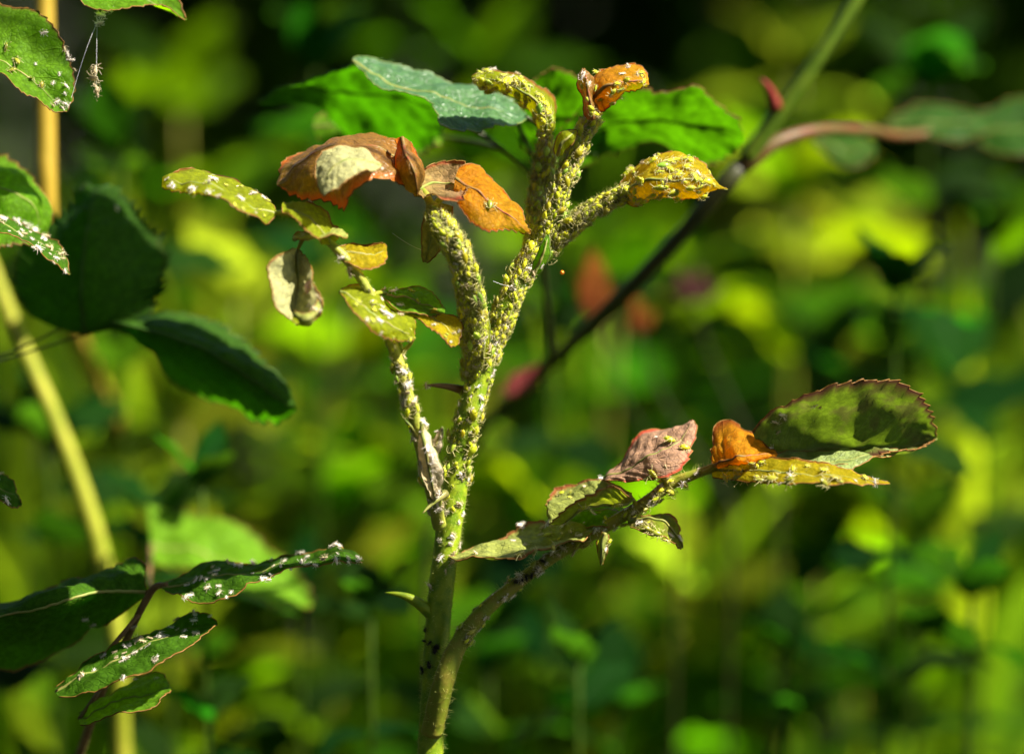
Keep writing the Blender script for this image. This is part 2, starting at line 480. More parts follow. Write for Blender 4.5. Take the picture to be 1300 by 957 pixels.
def edge_leaf(name, parent, A, Mi, B, mat, teeth=12, amp=1.0, soft=0.55, flip=False, nu=60, nv=12, margin='margin',
              rib=None, rib_r=0.35, quilt=0.12, key=None, hero=True, seed=0, crumple=0.14):
    """A, Mi, B: edge, midrib, edge as (photo x, photo y, depth mm). soft = how round the cross-section is."""
    W3 = lambda L: np.array([P(*q) for q in L])
    a, m_, b = catmull(W3(A), nu), catmull(W3(Mi), nu), catmull(W3(B), nu)
    lr = np.random.default_rng(seed + len(LEAVES))
    width = (np.linalg.norm(a - m_, axis=1).max() + np.linalg.norm(b - m_, axis=1).max()) / 2
    u = np.linspace(0, 1, nu)
    grid = np.empty((nu, 2 * nv + 1, 3))
    env = np.clip(np.minimum(u / 0.08, (1 - u) / 0.06), 0, 1)
    jit = lr.uniform(0.7, 1.3, teeth + 2)
    for side, e, sgn in ((0, a, -1), (1, b, 1)):
        ph = u * teeth + 0.5 * side
        k = np.floor(ph).astype(int) % (teeth + 2)
        saw = (ph % 1.0) ** 1.3
        out = e - m_
        L = np.linalg.norm(out, axis=1)[:, None] + 1e-9
        tang = np.gradient(m_, axis=0)
        tang /= np.linalg.norm(tang, axis=1)[:, None] + 1e-12
        tooth = (saw * jit[k] * env * amp * 0.055 * width)[:, None]
        e2 = e + (out / L) * tooth + tang * tooth * 0.6
        for q in range(nv + 1):
            v = q / nv
            lin = m_ + (e2 - m_) * v
            # quadratic through A, M, B evaluated at +-v
            s = v * sgn
            quad = a * (s * (s - 1) / 2) + m_ * (1 - s * s) + b * (s * (s + 1) / 2)
            quad = quad + (e2 - e) * v ** 6
            pnt = lin * (1 - soft) + quad * soft
            grid[:, nv + q * sgn] = pnt if q else m_
    # quilting between the side veins
    du, dv = np.gradient(grid, axis=0), np.gradient(grid, axis=1)
    nrm = np.cross(du, dv)
    nrm /= np.linalg.norm(nrm, axis=2)[..., None] + 1e-12
    vv = np.abs(np.linspace(-1, 1, 2 * nv + 1))
    wave = np.abs(np.sin((u[:, None] * 9 - vv[None] * 2.0) * math.pi)) * (vv * (1 - vv ** 3))[None] * env[:, None]
    wob = np.sin(u[:, None] * 11 + vv[None] * 3 + lr.uniform(0, 6)) * vv[None] ** 2
    toward = np.array([CAM.x, CAM.y, CAM.z]) - grid.mean(axis=(0, 1))
    if np.dot(nrm.mean(axis=(0, 1)), toward) < 0:
        grid, nrm = grid[:, ::-1], -nrm[:, ::-1]
    if flip:
        grid, nrm = grid[:, ::-1], -nrm[:, ::-1]
    grid = grid + nrm * (wave * quilt * 0.45 * width + wob * 0.03 * width * env[:, None])[..., None]
    if crumple:
        off = Vector((len(LEAVES) * 3.7, 0, 0))
        f1, f2 = 1.6 / width, 5.0 / width
        nz = np.array([[mnoise.noise(Vector(grid[i, j]) * f1 + off) + 0.35 * mnoise.noise(Vector(grid[i, j]) * f2 + off) for j in range(grid.shape[1])] for i in range(nu)])
        grid = grid + nrm * (nz * crumple * width * env[:, None])[..., None]
    mb = MB()
    nc = 2 * nv + 1
    vs = grid.reshape(-1, 3)
    uv = [(u[i], j / (nc - 1)) for i in range(nu) for j in range(nc)]
    fs = [(i * nc + j, i * nc + j + 1, (i + 1) * nc + j + 1, (i + 1) * nc + j) for i in range(nu - 1) for j in range(nc - 1)]
    mb.add(vs, fs, 0, uv)
    rr = 0.00011
    for j in (0, nc - 1):
        tube(mb, grid[:, j], rr, 4, 1)
    o = mb.build(name, [M[mat], M[margin]], parent)
    rm = MB()
    pr = grid[:, nv] - nrm[:, nv] * 0.00012
    tube(rm, pr, np.linspace(rib_r, rib_r * 0.3, nu) * 0.001, 6)
    r_ = rm.build('midrib', [M[rib or 'rib']], o)
    if hero:
        HERO.append(o)
    LEAVES[key or name + str(len(LEAVES))] = (grid, nrm)
    return o


STEMS = {}


def stem_path(pts, n=60):
    """pts: (photo x, y, depth mm, radius px) -> positions and radii in metres"""
    a = np.array([[*P(x, y, d), r * PX(d)] for x, y, d, r in pts])
    c = catmull(a, n)
    return c[:, :3], np.abs(c[:, 3])


def to_ground(pts, r_end=None, lean=0.0):
    """continue a stem from its last photo point straight down to the soil"""
    x, y, d, r = pts[-1]
    p = P(x, y, d)
    return p, Vector((p.x + lean, p.y + 0.01, -0.01))


def hero_stem(name, parent, pts, mat, key, n=80, seg=14, ground=False, lean=0.0, hairs=0, hair_len=0.0006, ripple=0.02, hero=True):
    p, r = stem_path(pts, n)
    if ground:
        top, base = to_ground([pts[-1]], lean=lean)
        k = 24
        t = np.linspace(0, 1, k + 1)[1:, None]
        bend = np.sin(t * math.pi) * np.array([[lean * 0.3, 0.0, 0.0]])
        p = np.vstack([p, np.array(top) * (1 - t) + np.array(base) * t + bend])
        r = np.concatenate([r, np.linspace(r[-1], r[-1] * 1.5, k)])
    mb = MB()
    tube(mb, p, r, seg, wob=ripple)
    o = mb.build(name, [M[mat]], parent)
    STEMS[key] = (p, r)
    if hero:
        HERO.append(o)
    if hairs:
        hb = MB()
        T, N, B = frames(p)
        kmax = n - 2
        for _ in range(hairs):
            i = nrng.integers(1, kmax)
            f = nrng.random()
            c = p[i] * (1 - f) + p[i + 1] * f
            a = nrng.random() * 2 * math.pi
            out = math.cos(a) * N[i] + math.sin(a) * B[i]
            dr = out + nrng.normal(size=3) * 0.35
            dr /= np.linalg.norm(dr)
            L = hair_len * nrng.uniform(0.5, 1.5)
            s = np.cross(dr, nrng.normal(size=3))
            s = s / np.linalg.norm(s) * 0.00003
            s2 = np.cross(dr, s)
            b0 = c + out * r[i] * 0.97
            hb.add([b0 + s, b0 - 0.5 * s + s2, b0 - 0.5 * s - s2, b0 + dr * L], [(0, 1, 3), (1, 2, 3), (2, 0, 3)])
        h = hb.build('hair', [M['hair']], o)
        h['kind'] = 'stuff'
    return o


def thorn(parent, base, tip, r, mat='thorn', bend=0.25):
    """curved, flattened prickle from base to tip (photo x, y, depth)"""
    b, t = np.array(P(*base)), np.array(P(*tip))
    L = np.linalg.norm(t - b)
    up = np.array([0, 0, 1.0])
    k = np.linspace(0, 1, 12)
    p = b + (t - b) * k[:, None] + up * (np.sin(k * math.pi) * L * bend * 0.4)[:, None]
    rad = r * PX() * (1 - k) ** 0.8 + 0.00003
    mb = MB()
    tube(mb, p, rad, 10)
    o = mb.build('thorn', [M[mat]], parent)
    HERO.append(o)
    return o


# ------------------------------------------------------------------ the infested rose shoot in focus
base = P(556, 868, 0)
rose = empty('rose_shoot', (base.x, base.y, 0.0))
tag(rose, 'upright green rose shoot crowded with aphids, curled orange young leaves at its top', 'rose shoot')

MAIN = [(775, 98, -3, 4.6), (762, 125, -3, 6.8), (742, 168, -3, 8.4), (722, 215, -3, 9.1), (704, 262, -3, 9.9), (684, 306, -2, 10.6), (660, 352, -2, 12.1), (636, 405, -2, 12.8), (614, 462, -1, 13.6), (597, 520, -1, 15.0), (583, 580, 0, 15.8), (574, 640, 0, 16.5), (566, 700, 0, 15.8), (558, 770, 0, 15.8), (551, 868, 0, 15.8), (546, 960, 0, 16.5)]
hero_stem('stem', rose, MAIN, 'stem', 'main', n=150, seg=20, ground=True, lean=-0.012, hairs=3600, hair_len=0.0008)
hero_stem('shoot', rose, [(548, 262, -12, 8.4), (562, 288, -15, 12.6), (582, 322, -15, 13.4), (593, 360, -13, 13.4), (600, 400, -10, 12.6), (602, 440, -5, 11.8), (600, 485, 0, 10.1)], 'stem_y', 'thick', hairs=2600, hair_len=0.0012)
hero_stem('shoot', rose, [(693, 168, 3, 6), (692, 195, 3, 10), (686, 240, 4, 11), (682, 280, 0, 11), (676, 318, -1, 10)], 'stem_y', 'hook', hairs=1600, hair_len=0.0012)
hero_stem('shoot', rose, [(830, 236, -5, 4), (792, 246, -4, 7), (748, 270, -3, 9), (715, 296, -2, 10), (684, 326, -1, 10)], 'stem_o', 'lateral', hairs=1600, hair_len=0.0012)

# young curled leaves on top
L = edge_leaf
L('leaflet', rose, [(700, 174, 6), (703, 142, 7), (690, 116, 6), (662, 98, 5), (632, 90, 4), (600, 96, 1)],
  [(692, 176, 1), (691, 147, -1), (677, 124, -2), (652, 108, -2), (625, 101, -1), (598, 98, 1)],
  [(683, 174, 3), (681, 148, 3), (666, 130, 3), (642, 119, 3), (617, 110, 2), (599, 99, 1)], 'young', teeth=16, key='hookleaf', soft=0.8)
L('leaflet', rose, [(750, 108, -4), (760, 91, -2), (785, 83, -1), (805, 84, -2), (823, 105, -4)],
  [(752, 125, -8), (768, 110, -10), (790, 102, -10), (808, 102, -8), (824, 106, -5)],
  [(758, 148, -6), (775, 130, -7), (792, 119, -7), (808, 113, -6), (824, 107, -5)], 'orange', teeth=10, key='topleaf', soft=0.7, flip=False, rib='rib_red')
L('leaflet', rose, [(746, 152, -7), (739, 128, -7), (735, 104, -7), (739, 87, -7)], [(752, 152, -10), (749, 126, -11), (746, 104, -11), (740, 88, -8)],
  [(760, 150, -6), (758, 125, -6), (752, 102, -6), (742, 87, -7)], 'bronze', teeth=8, soft=0.8, nu=32, rib='rib_red')
L('leaflet', rose, [(783, 240, 0), (797, 216, 2), (825, 199, 2), (855, 193, 2), (880, 201, 1), (899, 221, 0), (922, 239, -3)],
  [(781, 246, -2), (818, 232, -9), (858, 228, -11), (895, 233, -7), (924, 240, -4)],
  [(785, 253, -3), (815, 256, -4), (850, 252, -4), (880, 248, -4), (923, 241, -4)], 'yellow', teeth=16, key='rightleaf', soft=0.85)
L('leaflet', rose, [(705, 196, -8), (705, 178, -9), (718, 166, -9), (732, 165, -8)], [(708, 198, -9), (712, 184, -11), (722, 174, -11), (732, 166, -8)],
  [(712, 198, -8), (720, 189, -9), (729, 178, -9), (733, 166, -8)], 'young', teeth=6, nu=24, soft=0.8)
L('bract', rose, [(672, 350, -7), (684, 318, -8), (694, 298, -8)], [(676, 352, -8), (690, 322, -9), (696, 298, -8)], [(682, 352, -7), (697, 326, -8), (697, 298, -8)], 'bright', teeth=4, nu=24, margin='margin_g')
L('bract', rose, [(608, 455, -5), (606, 420, -6), (610, 375, -5)], [(613, 456, -6), (615, 420, -7), (612, 375, -5)], [(620, 455, -5), (622, 420, -6), (614, 375, -5)], 'young', teeth=4, nu=24, margin='margin_g')

# the cluster of curled orange leaves above the thick shoot
L('leaflet', rose, [(530, 228, 0), (512, 190, 4), (470, 172, 5), (430, 173, 5), (390, 192, 4), (352, 230, -3)],
  [(530, 232, -5), (506, 198, -9), (470, 183, -11), (430, 186, -11), (393, 208, -9), (351, 233, -5)],
  [(530, 242, -8), (508, 236, -13), (482, 228, -16), (455, 240, -17), (438, 262, -16), (412, 252, -12), (385, 243, -8), (352, 236, -6)], 'bronze', teeth=18, key='bigcurl', soft=0.7, rib='rib_red')
L('leaflet', rose, [(482, 206, -17), (462, 190, -16), (435, 186, -16), (412, 191, -17), (401, 204, -18), (402, 226, -21), (411, 248, -24)],
  [(484, 210, -19), (463, 205, -20), (440, 206, -21), (423, 213, -22), (415, 225, -23), (412, 238, -24), (411, 248, -24)],
  [(484, 213, -20), (465, 217, -23), (447, 222, -25), (432, 232, -26), (422, 241, -26), (415, 247, -25), (411, 249, -24)], 'pale', teeth=10, nu=48, soft=0.7)
L('leaflet', rose, [(502, 177, -10), (505, 205, -11), (515, 235, -11), (527, 250, -10)], [(511, 174, -12), (520, 205, -16), (527, 233, -15), (530, 250, -11)],
  [(521, 180, -9), (533, 200, -8), (539, 226, -8), (534, 250, -9)], 'bronze', teeth=9, soft=0.8, nu=40, rib='rib_red')
L('leaflet', rose, [(531, 236, -8), (540, 214, -4), (562, 206, -2), (585, 206, -2), (600, 218, -5), (597, 238, -8)],
  [(530, 241, -10), (548, 233, -6), (565, 230, -5), (583, 233, -6), (596, 240, -9)],
  [(531, 247, -11), (548, 252, -15), (567, 254, -16), (585, 250, -15), (597, 242, -10)], 'dusty', teeth=11, soft=0.8, nu=48, key='cup', flip=True)
L('leaflet', rose, [(583, 213, -7), (607, 207, -5), (628, 226, -5), (640, 252, -7), (661, 270, -9), (674, 293, -12)],
  [(578, 226, -10), (603, 240, -12), (630, 262, -12), (655, 280, -12), (674, 295, -12)],
  [(576, 243, -11), (585, 264, -14), (600, 281, -15), (617, 292, -15), (645, 290, -13), (673, 297, -12)], 'orange', teeth=14, soft=0.7, key='orangeleaf', rib='rib_red')
L('leaflet', rose, [(545, 258, -9), (537, 285, -8), (535, 310, -8), (538, 333, -8)], [(560, 258, -9), (553, 282, -9), (546, 308, -9), (540, 333, -8)],
  [(575, 262, -9), (571, 287, -10), (560, 315, -9), (542, 334, -8)], 'olive', teeth=10, nu=40)
for q in ([(548, 264, -12, 6), (541, 248, -10, 5), (532, 238, -7, 4), (520, 232, -8, 3)], [(550, 264, -12, 5), (560, 252, -11, 4), (575, 240, -8, 4), (590, 232, -9, 3)]):
    hero_stem('leaf_stalk', rose, q, 'stem_o', 'st' + str(q[0][0]), n=16, seg=8)

# left compound leaf: rachis and leaflets
rachis = [(558, 668, -3, 9), (549, 625, -7, 9), (538, 580, -11, 9), (527, 535, -14, 8), (514, 490, -15, 8), (501, 445, -15, 8), (484, 402, -16, 7), (463, 362, -17, 6), (441, 331, -18, 6), (418, 308, -18, 5), (395, 290, -18, 4), (372, 273, -17, 4), (348, 270, -16, 3)]
hero_stem('rachis', rose, rachis, 'stem_y', 'rachis', n=110, seg=10, hairs=800, hair_len=0.0008)
L('leaflet', rose, [(350, 268, -14), (330, 248, -10), (300, 226, -6), (270, 222, -5), (240, 220, -6), (218, 218, -8), (206, 232, -13)],
  [(351, 272, -16), (320, 258, -18), (285, 243, -19), (250, 233, -18), (220, 229, -16), (205, 236, -14)],
  [(350, 275, -18), (333, 281, -22), (305, 266, -24), (280, 252, -24), (255, 246, -21), (225, 242, -18), (206, 239, -15)], 'young', teeth=16, key='farleft')
L('leaflet', rose, [(430, 303, -14), (416, 275, -13), (395, 258, -13), (360, 256, -15)], [(420, 310, -18), (405, 288, -21), (385, 270, -21), (358, 259, -17)],
  [(408, 310, -22), (396, 297, -24), (378, 280, -23), (358, 263, -19)], 'young', teeth=10, nu=48, key='g2')
L('leaflet', rose, [(372, 300, -15), (400, 292, -13), (425, 291, -13), (441, 297, -15)], [(372, 303, -18), (400, 297, -20), (425, 295, -20), (442, 299, -17)],
  [(374, 306, -19), (400, 302, -23), (425, 300, -22), (441, 302, -18)], 'umber', teeth=8, nu=32)
L('leaflet', rose, [(425, 312, -13), (450, 309, -11), (475, 310, -11), (491, 313, -13)], [(425, 318, -16), (450, 323, -17), (475, 323, -16), (491, 318, -14)],
  [(425, 322, -18), (450, 337, -19), (470, 341, -18), (486, 334, -16), (491, 320, -14)], 'yellow', teeth=8, nu=40, key='g3')
L('leaflet', rose, [(372, 315, -18), (352, 325, -24), (342, 345, -27), (343, 365, -28), (352, 386, -27), (367, 405, -24)],
  [(378, 316, -16), (378, 335, -17), (378, 356, -18), (376, 377, -19), (373, 394, -20), (370, 406, -23)],
  [(381, 318, -16), (387, 335, -20), (400, 360, -23), (405, 382, -25), (395, 407, -25), (376, 413, -24)], 'pale', teeth=12, nu=52, key='paleleaf', soft=0.8)
L('leaflet', rose, [(404, 380, -25), (398, 392, -27), (386, 398, -29), (372, 396, -28)], [(406, 388, -25), (398, 402, -29), (385, 407, -30), (371, 402, -28)],
  [(405, 398, -24), (396, 411, -26), (383, 414, -27), (371, 408, -25)], 'umber', teeth=7, nu=32)
L('leaflet', rose, [(433, 367, -16), (455, 361, -14), (480, 372, -13), (497, 392, -13), (520, 402, -14), (527, 425, -15)],
  [(432, 370, -18), (460, 385, -21), (485, 404, -21), (510, 417, -20), (526, 428, -16)],
  [(433, 373, -19), (448, 396, -23), (465, 409, -24), (478, 423, -23), (505, 432, -20), (525, 432, -17)], 'young', teeth=14, key='g5')
L('leaflet', rose, [(486, 368, -7), (520, 364, -4), (548, 373, -4), (565, 393, -7)], [(484, 372, -10), (520, 381, -10), (545, 387, -9), (565, 395, -8)],
  [(487, 378, -13), (515, 399, -15), (545, 400, -13), (564, 398, -9)], 'bright', teeth=12, nu=48, key='g6')
L('leaflet', rose, [(520, 397, -9), (550, 393, -9), (575, 401, -10), (586, 412, -11), (581, 438, -13)], [(518, 399, -11), (545, 402, -12), (566, 412, -13), (580, 438, -14)],
  [(522, 402, -13), (545, 415, -16), (562, 430, -17), (578, 440, -15)], 'yellow', teeth=9, nu=40, amp=1.8)
for q in ([(470, 378, -17, 3), (480, 372, -14, 3), (490, 372, -11, 2)], [(440, 330, -18, 3), (432, 322, -17, 3), (425, 318, -16, 2)], [(396, 292, -18, 3), (385, 303, -17, 3), (378, 317, -16, 2)], [(505, 452, -15, 3), (518, 440, -15, 3), (526, 428, -16, 2)]):
    hero_stem('leaf_stalk', rose, q, 'stem_o', 'lst' + str(q[0][0]), n=12, seg=6)
# dry pale stipule wings on the rachis
L('stipule', rose, [(534, 540, -18), (530, 575, -16), (538, 610, -12), (551, 640, -8)], [(536, 535, -18), (541, 575, -18), (548, 612, -14), (554, 642, -8)],
  [(538, 538, -15), (556, 580, -15), (562, 605, -12), (557, 642, -6)], 'papery', teeth=5, nu=40, amp=0.8, margin='margin_g', key='stipule')
L('stipule', rose, [(538, 575, -13), (548, 560, -14), (561, 542, -16)], [(540, 580, -14), (552, 566, -15), (562, 542, -16)], [(545, 585, -12), (560, 570, -14), (563, 543, -16)], 'papery', teeth=4, nu=24, margin='margin_g')
L('stipule', rose, [(530, 552, -15), (521, 540, -17), (514, 533, -17)], [(532, 556, -15), (523, 544, -17), (514, 534, -17)], [(533, 560, -14), (525, 550, -16), (515, 536, -17)], 'young', teeth=3, nu=20, margin='margin_g')
# prickles
thorn(rose, (566, 626, -7), (536, 652, -11), 5.5, 'thorn', 0.12)
thorn(rose, (556, 786, 0), (488, 752, -2), 10, 'stem', 0.3)
thorn(rose, (590, 496, 0), (537, 489, -4), 6, 'petiole', 0.1)

# right compound leaf
rr_ = [(548, 930, -2, 14), (562, 870, -5, 14), (580, 822, -5, 12), (612, 778, -5, 10), (653, 743, -4, 8.5), (700, 708, -3, 8), (762, 672, -2, 8), (820, 637, -2, 7.5), (852, 614, -2, 8), (888, 600, -3, 6), (930, 585, -4, 5), (985, 574, -3, 4)]
hero_stem('rachis', rose, rr_, 'stem_o', 'right', n=110, seg=12, hairs=1100, hair_len=0.0010)
L('leaflet', rose, [(955, 548, -5), (985, 520, -8), (1025, 493, -11), (1070, 481, -12), (1120, 483, -10), (1158, 495, -6), (1180, 528, 0), (1188, 556, 6)],
  [(966, 576, -3), (1010, 573, 0), (1060, 571, 2), (1110, 570, 3), (1155, 567, 4), (1189, 557, 6)],
  [(968, 578, -4), (1000, 583, -6), (1030, 587, -8), (1060, 587, -9), (1095, 582, -7), (1130, 577, -4), (1165, 572, 1), (1188, 558, 6)], 'purple', teeth=20, key='terminal', soft=0.2, nu=84, flip=True)
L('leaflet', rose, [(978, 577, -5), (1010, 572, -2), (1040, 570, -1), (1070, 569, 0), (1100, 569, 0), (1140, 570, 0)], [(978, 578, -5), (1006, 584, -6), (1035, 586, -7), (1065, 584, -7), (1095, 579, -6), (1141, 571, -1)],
  [(978, 580, -6), (1003, 593, -9), (1030, 600, -11), (1060, 599, -11), (1095, 588, -9), (1141, 573, -2)], 'flap_sheen', teeth=8, key='terminal_flap', soft=0.6, nu=48)  # lower half of the end leaf, sun sheen painted in
L('leaflet', rose, [(905, 588, -2), (960, 582, -8), (1010, 583, -12), (1060, 592, -13), (1127, 611, -12)], [(903, 596, -3), (960, 597, -11), (1020, 601, -16), (1080, 605, -16), (1130, 613, -13)],
  [(905, 606, -4), (960, 612, -14), (1020, 614, -19), (1080, 614, -18), (1129, 614, -13)], 'yellow', teeth=16, key='under')
L('leaflet', rose, [(904, 588, -6), (900, 566, -2), (905, 546, 1), (924, 535, 2), (950, 545, -1), (974, 563, -5), (986, 575, -7)],
  [(905, 592, -6), (918, 584, -9), (932, 578, -11), (948, 577, -11), (962, 577, -10), (975, 577, -9), (987, 576, -7)],
  [(906, 593, -5), (920, 592, -8), (934, 589, -10), (948, 585, -10), (962, 581, -9), (976, 578, -8), (987, 577, -7)], 'amber', teeth=12, key='amber', soft=0.8, rib='rib_red')
L('leaflet', rose, [(768, 605, 2), (790, 580, 4), (820, 555, 6), (845, 544, 6), (865, 540, 3), (879, 533, 0)],
  [(767, 607, -1), (805, 590, -4), (838, 574, -5), (866, 553, -3), (880, 533, 0)],
  [(769, 610, -3), (810, 608, -7), (848, 604, -9), (870, 585, -8), (881, 556, -3), (881, 534, 0)], 'pink', teeth=10, key='pink', soft=0.6, margin='margin')
L('leaflet', rose, [(802, 626, -2), (765, 612, 1), (735, 611, 3), (712, 615, 4), (699, 625, 3), (695, 655, -3)],
  [(804, 632, -4), (770, 641, -6), (740, 651, -7), (715, 661, -7), (697, 664, -5)],
  [(803, 630, -6), (775, 620, -11), (750, 625, -13), (728, 640, -13), (708, 656, -10), (696, 663, -6)], 'umber', teeth=11, soft=0.35, key='l2', flip=False)
L('leaflet', rose, [(795, 648, 4), (772, 629, 5), (745, 627, 5), (720, 648, 4)], [(795, 652, 2), (772, 648, 0), (745, 648, 0), (718, 657, 2)],
  [(793, 656, 0), (772, 669, -3), (745, 669, -3), (720, 662, 1)], 'bright', teeth=9, nu=40, key='l2b')
L('leaflet', rose, [(752, 669, -2), (735, 664, 0), (705, 668, 4), (672, 665, 6), (652, 671, 6), (625, 689, 4), (600, 698, 2), (570, 705, -3)],
  [(753, 672, -3), (735, 677, -4), (700, 690, -4), (660, 697, -4), (620, 702, -4), (570, 706, -4)],
  [(752, 676, -4), (735, 685, -7), (700, 696, -10), (660, 703, -12), (620, 708, -9), (571, 707, -5)], 'umber', teeth=14, key='l1', soft=0.35)
L('leaflet', rose, [(800, 658, 1), (830, 651, 2), (855, 661, 1), (865, 694, -3)], [(798, 663, -3), (825, 661, -5), (846, 669, -5), (866, 696, -4)],
  [(800, 669, -6), (820, 677, -9), (846, 682, -8), (864, 697, -5)], 'umber', teeth=8, nu=44, key='l7', flip=True)
L('bract', rose, [(765, 675, -6), (758, 690, -6), (762, 716, -5)], [(768, 676, -8), (764, 695, -8), (763, 718, -5)], [(772, 678, -6), (770, 698, -6), (765, 717, -5)], 'umber', teeth=3, nu=20)
for q in ([(738, 686, -3, 4), (742, 680, -3, 4), (752, 672, -3, 3)], [(845, 618, -2, 4), (846, 612, -3, 4), (840, 606, -4, 3)], [(805, 646, -2, 3), (806, 638, -3, 3), (803, 632, -4, 2)],
          [(800, 650, -2, 3), (798, 656, -3, 3), (799, 663, -3, 2)], [(896, 598, -3, 3), (900, 597, -3, 3), (906, 596, -3, 2)], [(890, 600, -3, 3), (898, 597, -5, 3), (906, 592, -6, 2)], [(800, 650, -1, 3), (797, 651, 1, 3), (794, 652, 2, 2)]):
    hero_stem('leaf_stalk', rose, q, 'stem_o', 'rst%d%d' % (q[0][0], q[-1][1]), n=12, seg=6)

# ------------------------------------------------------------------ second rose: leaves at the left edge, in and near focus
p0 = P(100, 960, 30)
rose2 = empty('rose_shoot', (p0.x, p0.y, 0.0))
tag(rose2, 'brown-stalked rose sprig with dark and bright serrated leaves, dusted with white skins', 'rose shoot')
hero_stem('stem', rose2, [(212, 742, 2, 3.5), (196, 746, 3, 4.5), (180, 772, 4, 4.5), (163, 806, 6, 4.5), (140, 850, 12, 5), (100, 960, 30, 6)], 'petiole', 'bl', ground=True, hairs=100)
L('leaflet', rose2, [(186, 746, 5), (178, 724, 10), (140, 730, 12), (70, 742, 14), (0, 765, 14), (-70, 782, 12)], [(187, 752, 5), (120, 752, 0), (60, 766, -2), (0, 784, -3), (-70, 796, -2)],
  [(186, 757, 6), (140, 780, 9), (100, 811, 14), (55, 831, 18), (0, 833, 18), (-70, 830, 16)], 'green', teeth=16, key='bl1', soft=0.3)
L('leaflet', rose2, [(187, 638, 96), (215, 645, 96), (270, 660, 96), (330, 685, 92), (380, 735, 86), (397, 764, 84)], [(192, 690, 88), (260, 702, 86), (330, 727, 84), (397, 766, 84)],
  [(195, 716, 80), (250, 722, 76), (310, 748, 74), (350, 767, 74), (396, 769, 81)], 'lime', teeth=16, amp=1.6, key='bl2')
L('leaflet', rose2, [(208, 740, 4), (250, 722, 8), (310, 715, 8), (350, 710, 6), (400, 700, 4), (430, 695, 2), (460, 710, 0)], [(206, 745, 2), (260, 734, 0), (320, 724, -1), (380, 713, -1), (430, 703, -1), (461, 711, -1)],
  [(210, 750, 0), (250, 763, -6), (290, 756, -8), (330, 733, -6), (380, 723, -4), (430, 714, -3), (460, 713, -1)], 'green', teeth=18, key='bl3')
L('leaflet', rose2, [(70, 872, -2), (130, 830, 0), (180, 808, 1), (220, 790, 1), (255, 781, 0), (275, 788, -2)], [(70, 878, -4), (130, 846, -4), (190, 816, -4), (240, 797, -3), (276, 791, -2)],
  [(75, 884, -8), (140, 870, -12), (185, 853, -13), (215, 836, -11), (240, 818, -9), (262, 803, -6), (276, 793, -3)], 'green', teeth=16, key='bl4', margin='margin')
L('leaflet', rose2, [(100, 905, 2), (150, 872, 6), (190, 858, 7), (215, 868, 4)], [(100, 912, 0), (150, 890, 0), (190, 880, 0), (216, 872, 2)], [(102, 920, -4), (150, 908, -8), (195, 895, -6), (217, 876, 0)], 'bright', teeth=10, key='bl5')
for q in ([(196, 746, 3, 3), (191, 749, 4, 3), (186, 752, 5, 3)], [(176, 780, 4, 3), (120, 845, -1, 3), (72, 878, -4, 3)], [(198, 746, 3, 3), (190, 738, 45, 3), (192, 692, 87, 3)], [(140, 850, 12, 3), (120, 885, 5, 3), (101, 912, 0, 3)]):
    hero_stem('leaf_stalk', rose2, q, 'petiole', 'b%d%d' % (q[-1][0], q[-1][1]), n=14, seg=6)

p0 = P(-90, 400, 3)
rose3 = empty('rose_cane', (p0.x, p0.y, 0.0))
tag(rose3, 'rose cane at the edge with spotted backlit green leaves and shed skins', 'rose cane')
hero_stem('stem', rose3, [(-62, -60, 0, 9), (-70, 60, 0, 10), (-80, 250, 2, 11), (-85, 420, 3, 12), (-90, 640, 3, 13)], 'stem_o', 'c3', ground=True)
L('leaflet', rose3, [(-60, -12, 2), (0, 8, 2), (40, 12, 1), (66, 35, 0), (86, 75, -1), (92, 105, -2), (86, 141, -3)], [(-62, 38, -3), (0, 75, -4), (45, 106, -4), (86, 142, -3)],
  [(-60, 70, -7), (0, 86, -8), (20, 113, -8), (50, 127, -6), (85, 142, -3)], 'bright', teeth=20, key='tl1')
L('leaflet', rose3, [(60, -90, 6), (150, -55, 8), (212, -20, 7), (236, 23, 5)], [(60, -50, 4), (120, -17, 3), (180, -3, 4), (237, 25, 5)], [(60, -32, 0), (120, 8, -2), (170, 7, 0), (205, 6, 3), (235, 26, 5)], 'bright', teeth=14, key='tl2')
L('leaflet', rose3, [(-60, 205, 22), (0, 200, 24), (35, 215, 22), (58, 252, 20), (61, 302, 18)], [(-60, 245, 16), (0, 242, 15), (38, 260, 15), (61, 304, 18)], [(-60, 300, 12), (0, 308, 10), (30, 308, 13), (60, 305, 17)], 'bright', teeth=12, key='tl3')
L('leaflet', rose3, [(-60, 248, 5), (0, 270, 5), (40, 291, 4), (75, 312, 3), (88, 345, 0)], [(-60, 262, 0), (0, 282, 0), (40, 304, 0), (74, 324, 0), (89, 348, 0)], [(-60, 278, -5), (0, 293, -6), (40, 316, -5), (70, 333, -3), (88, 349, 0)], 'green', teeth=16, key='tl4')
L('leaflet', rose3, [(-60, 590, 3), (-10, 598, 4), (15, 610, 3), (27, 638, 0)], [(-60, 605, 0), (-10, 615, 0), (12, 625, 0), (28, 640, 0)], [(-60, 625, -4), (-10, 635, -4), (10, 640, -3), (27, 642, 0)], 'green', teeth=10, key='tl5')
L('leaflet', rose3, [(40, 402, 40), (18, 360, 42), (48, 300, 44), (90, 262, 44), (125, 238, 40)], [(110, 425, 36), (104, 370, 32), (108, 310, 32), (126, 237, 38)], [(190, 398, 36), (207, 335, 40), (195, 300, 42), (162, 262, 42), (128, 237, 40)], 'mid', teeth=18, amp=2.2, key='dl1', rib='rib_dark', margin='rib_dark')
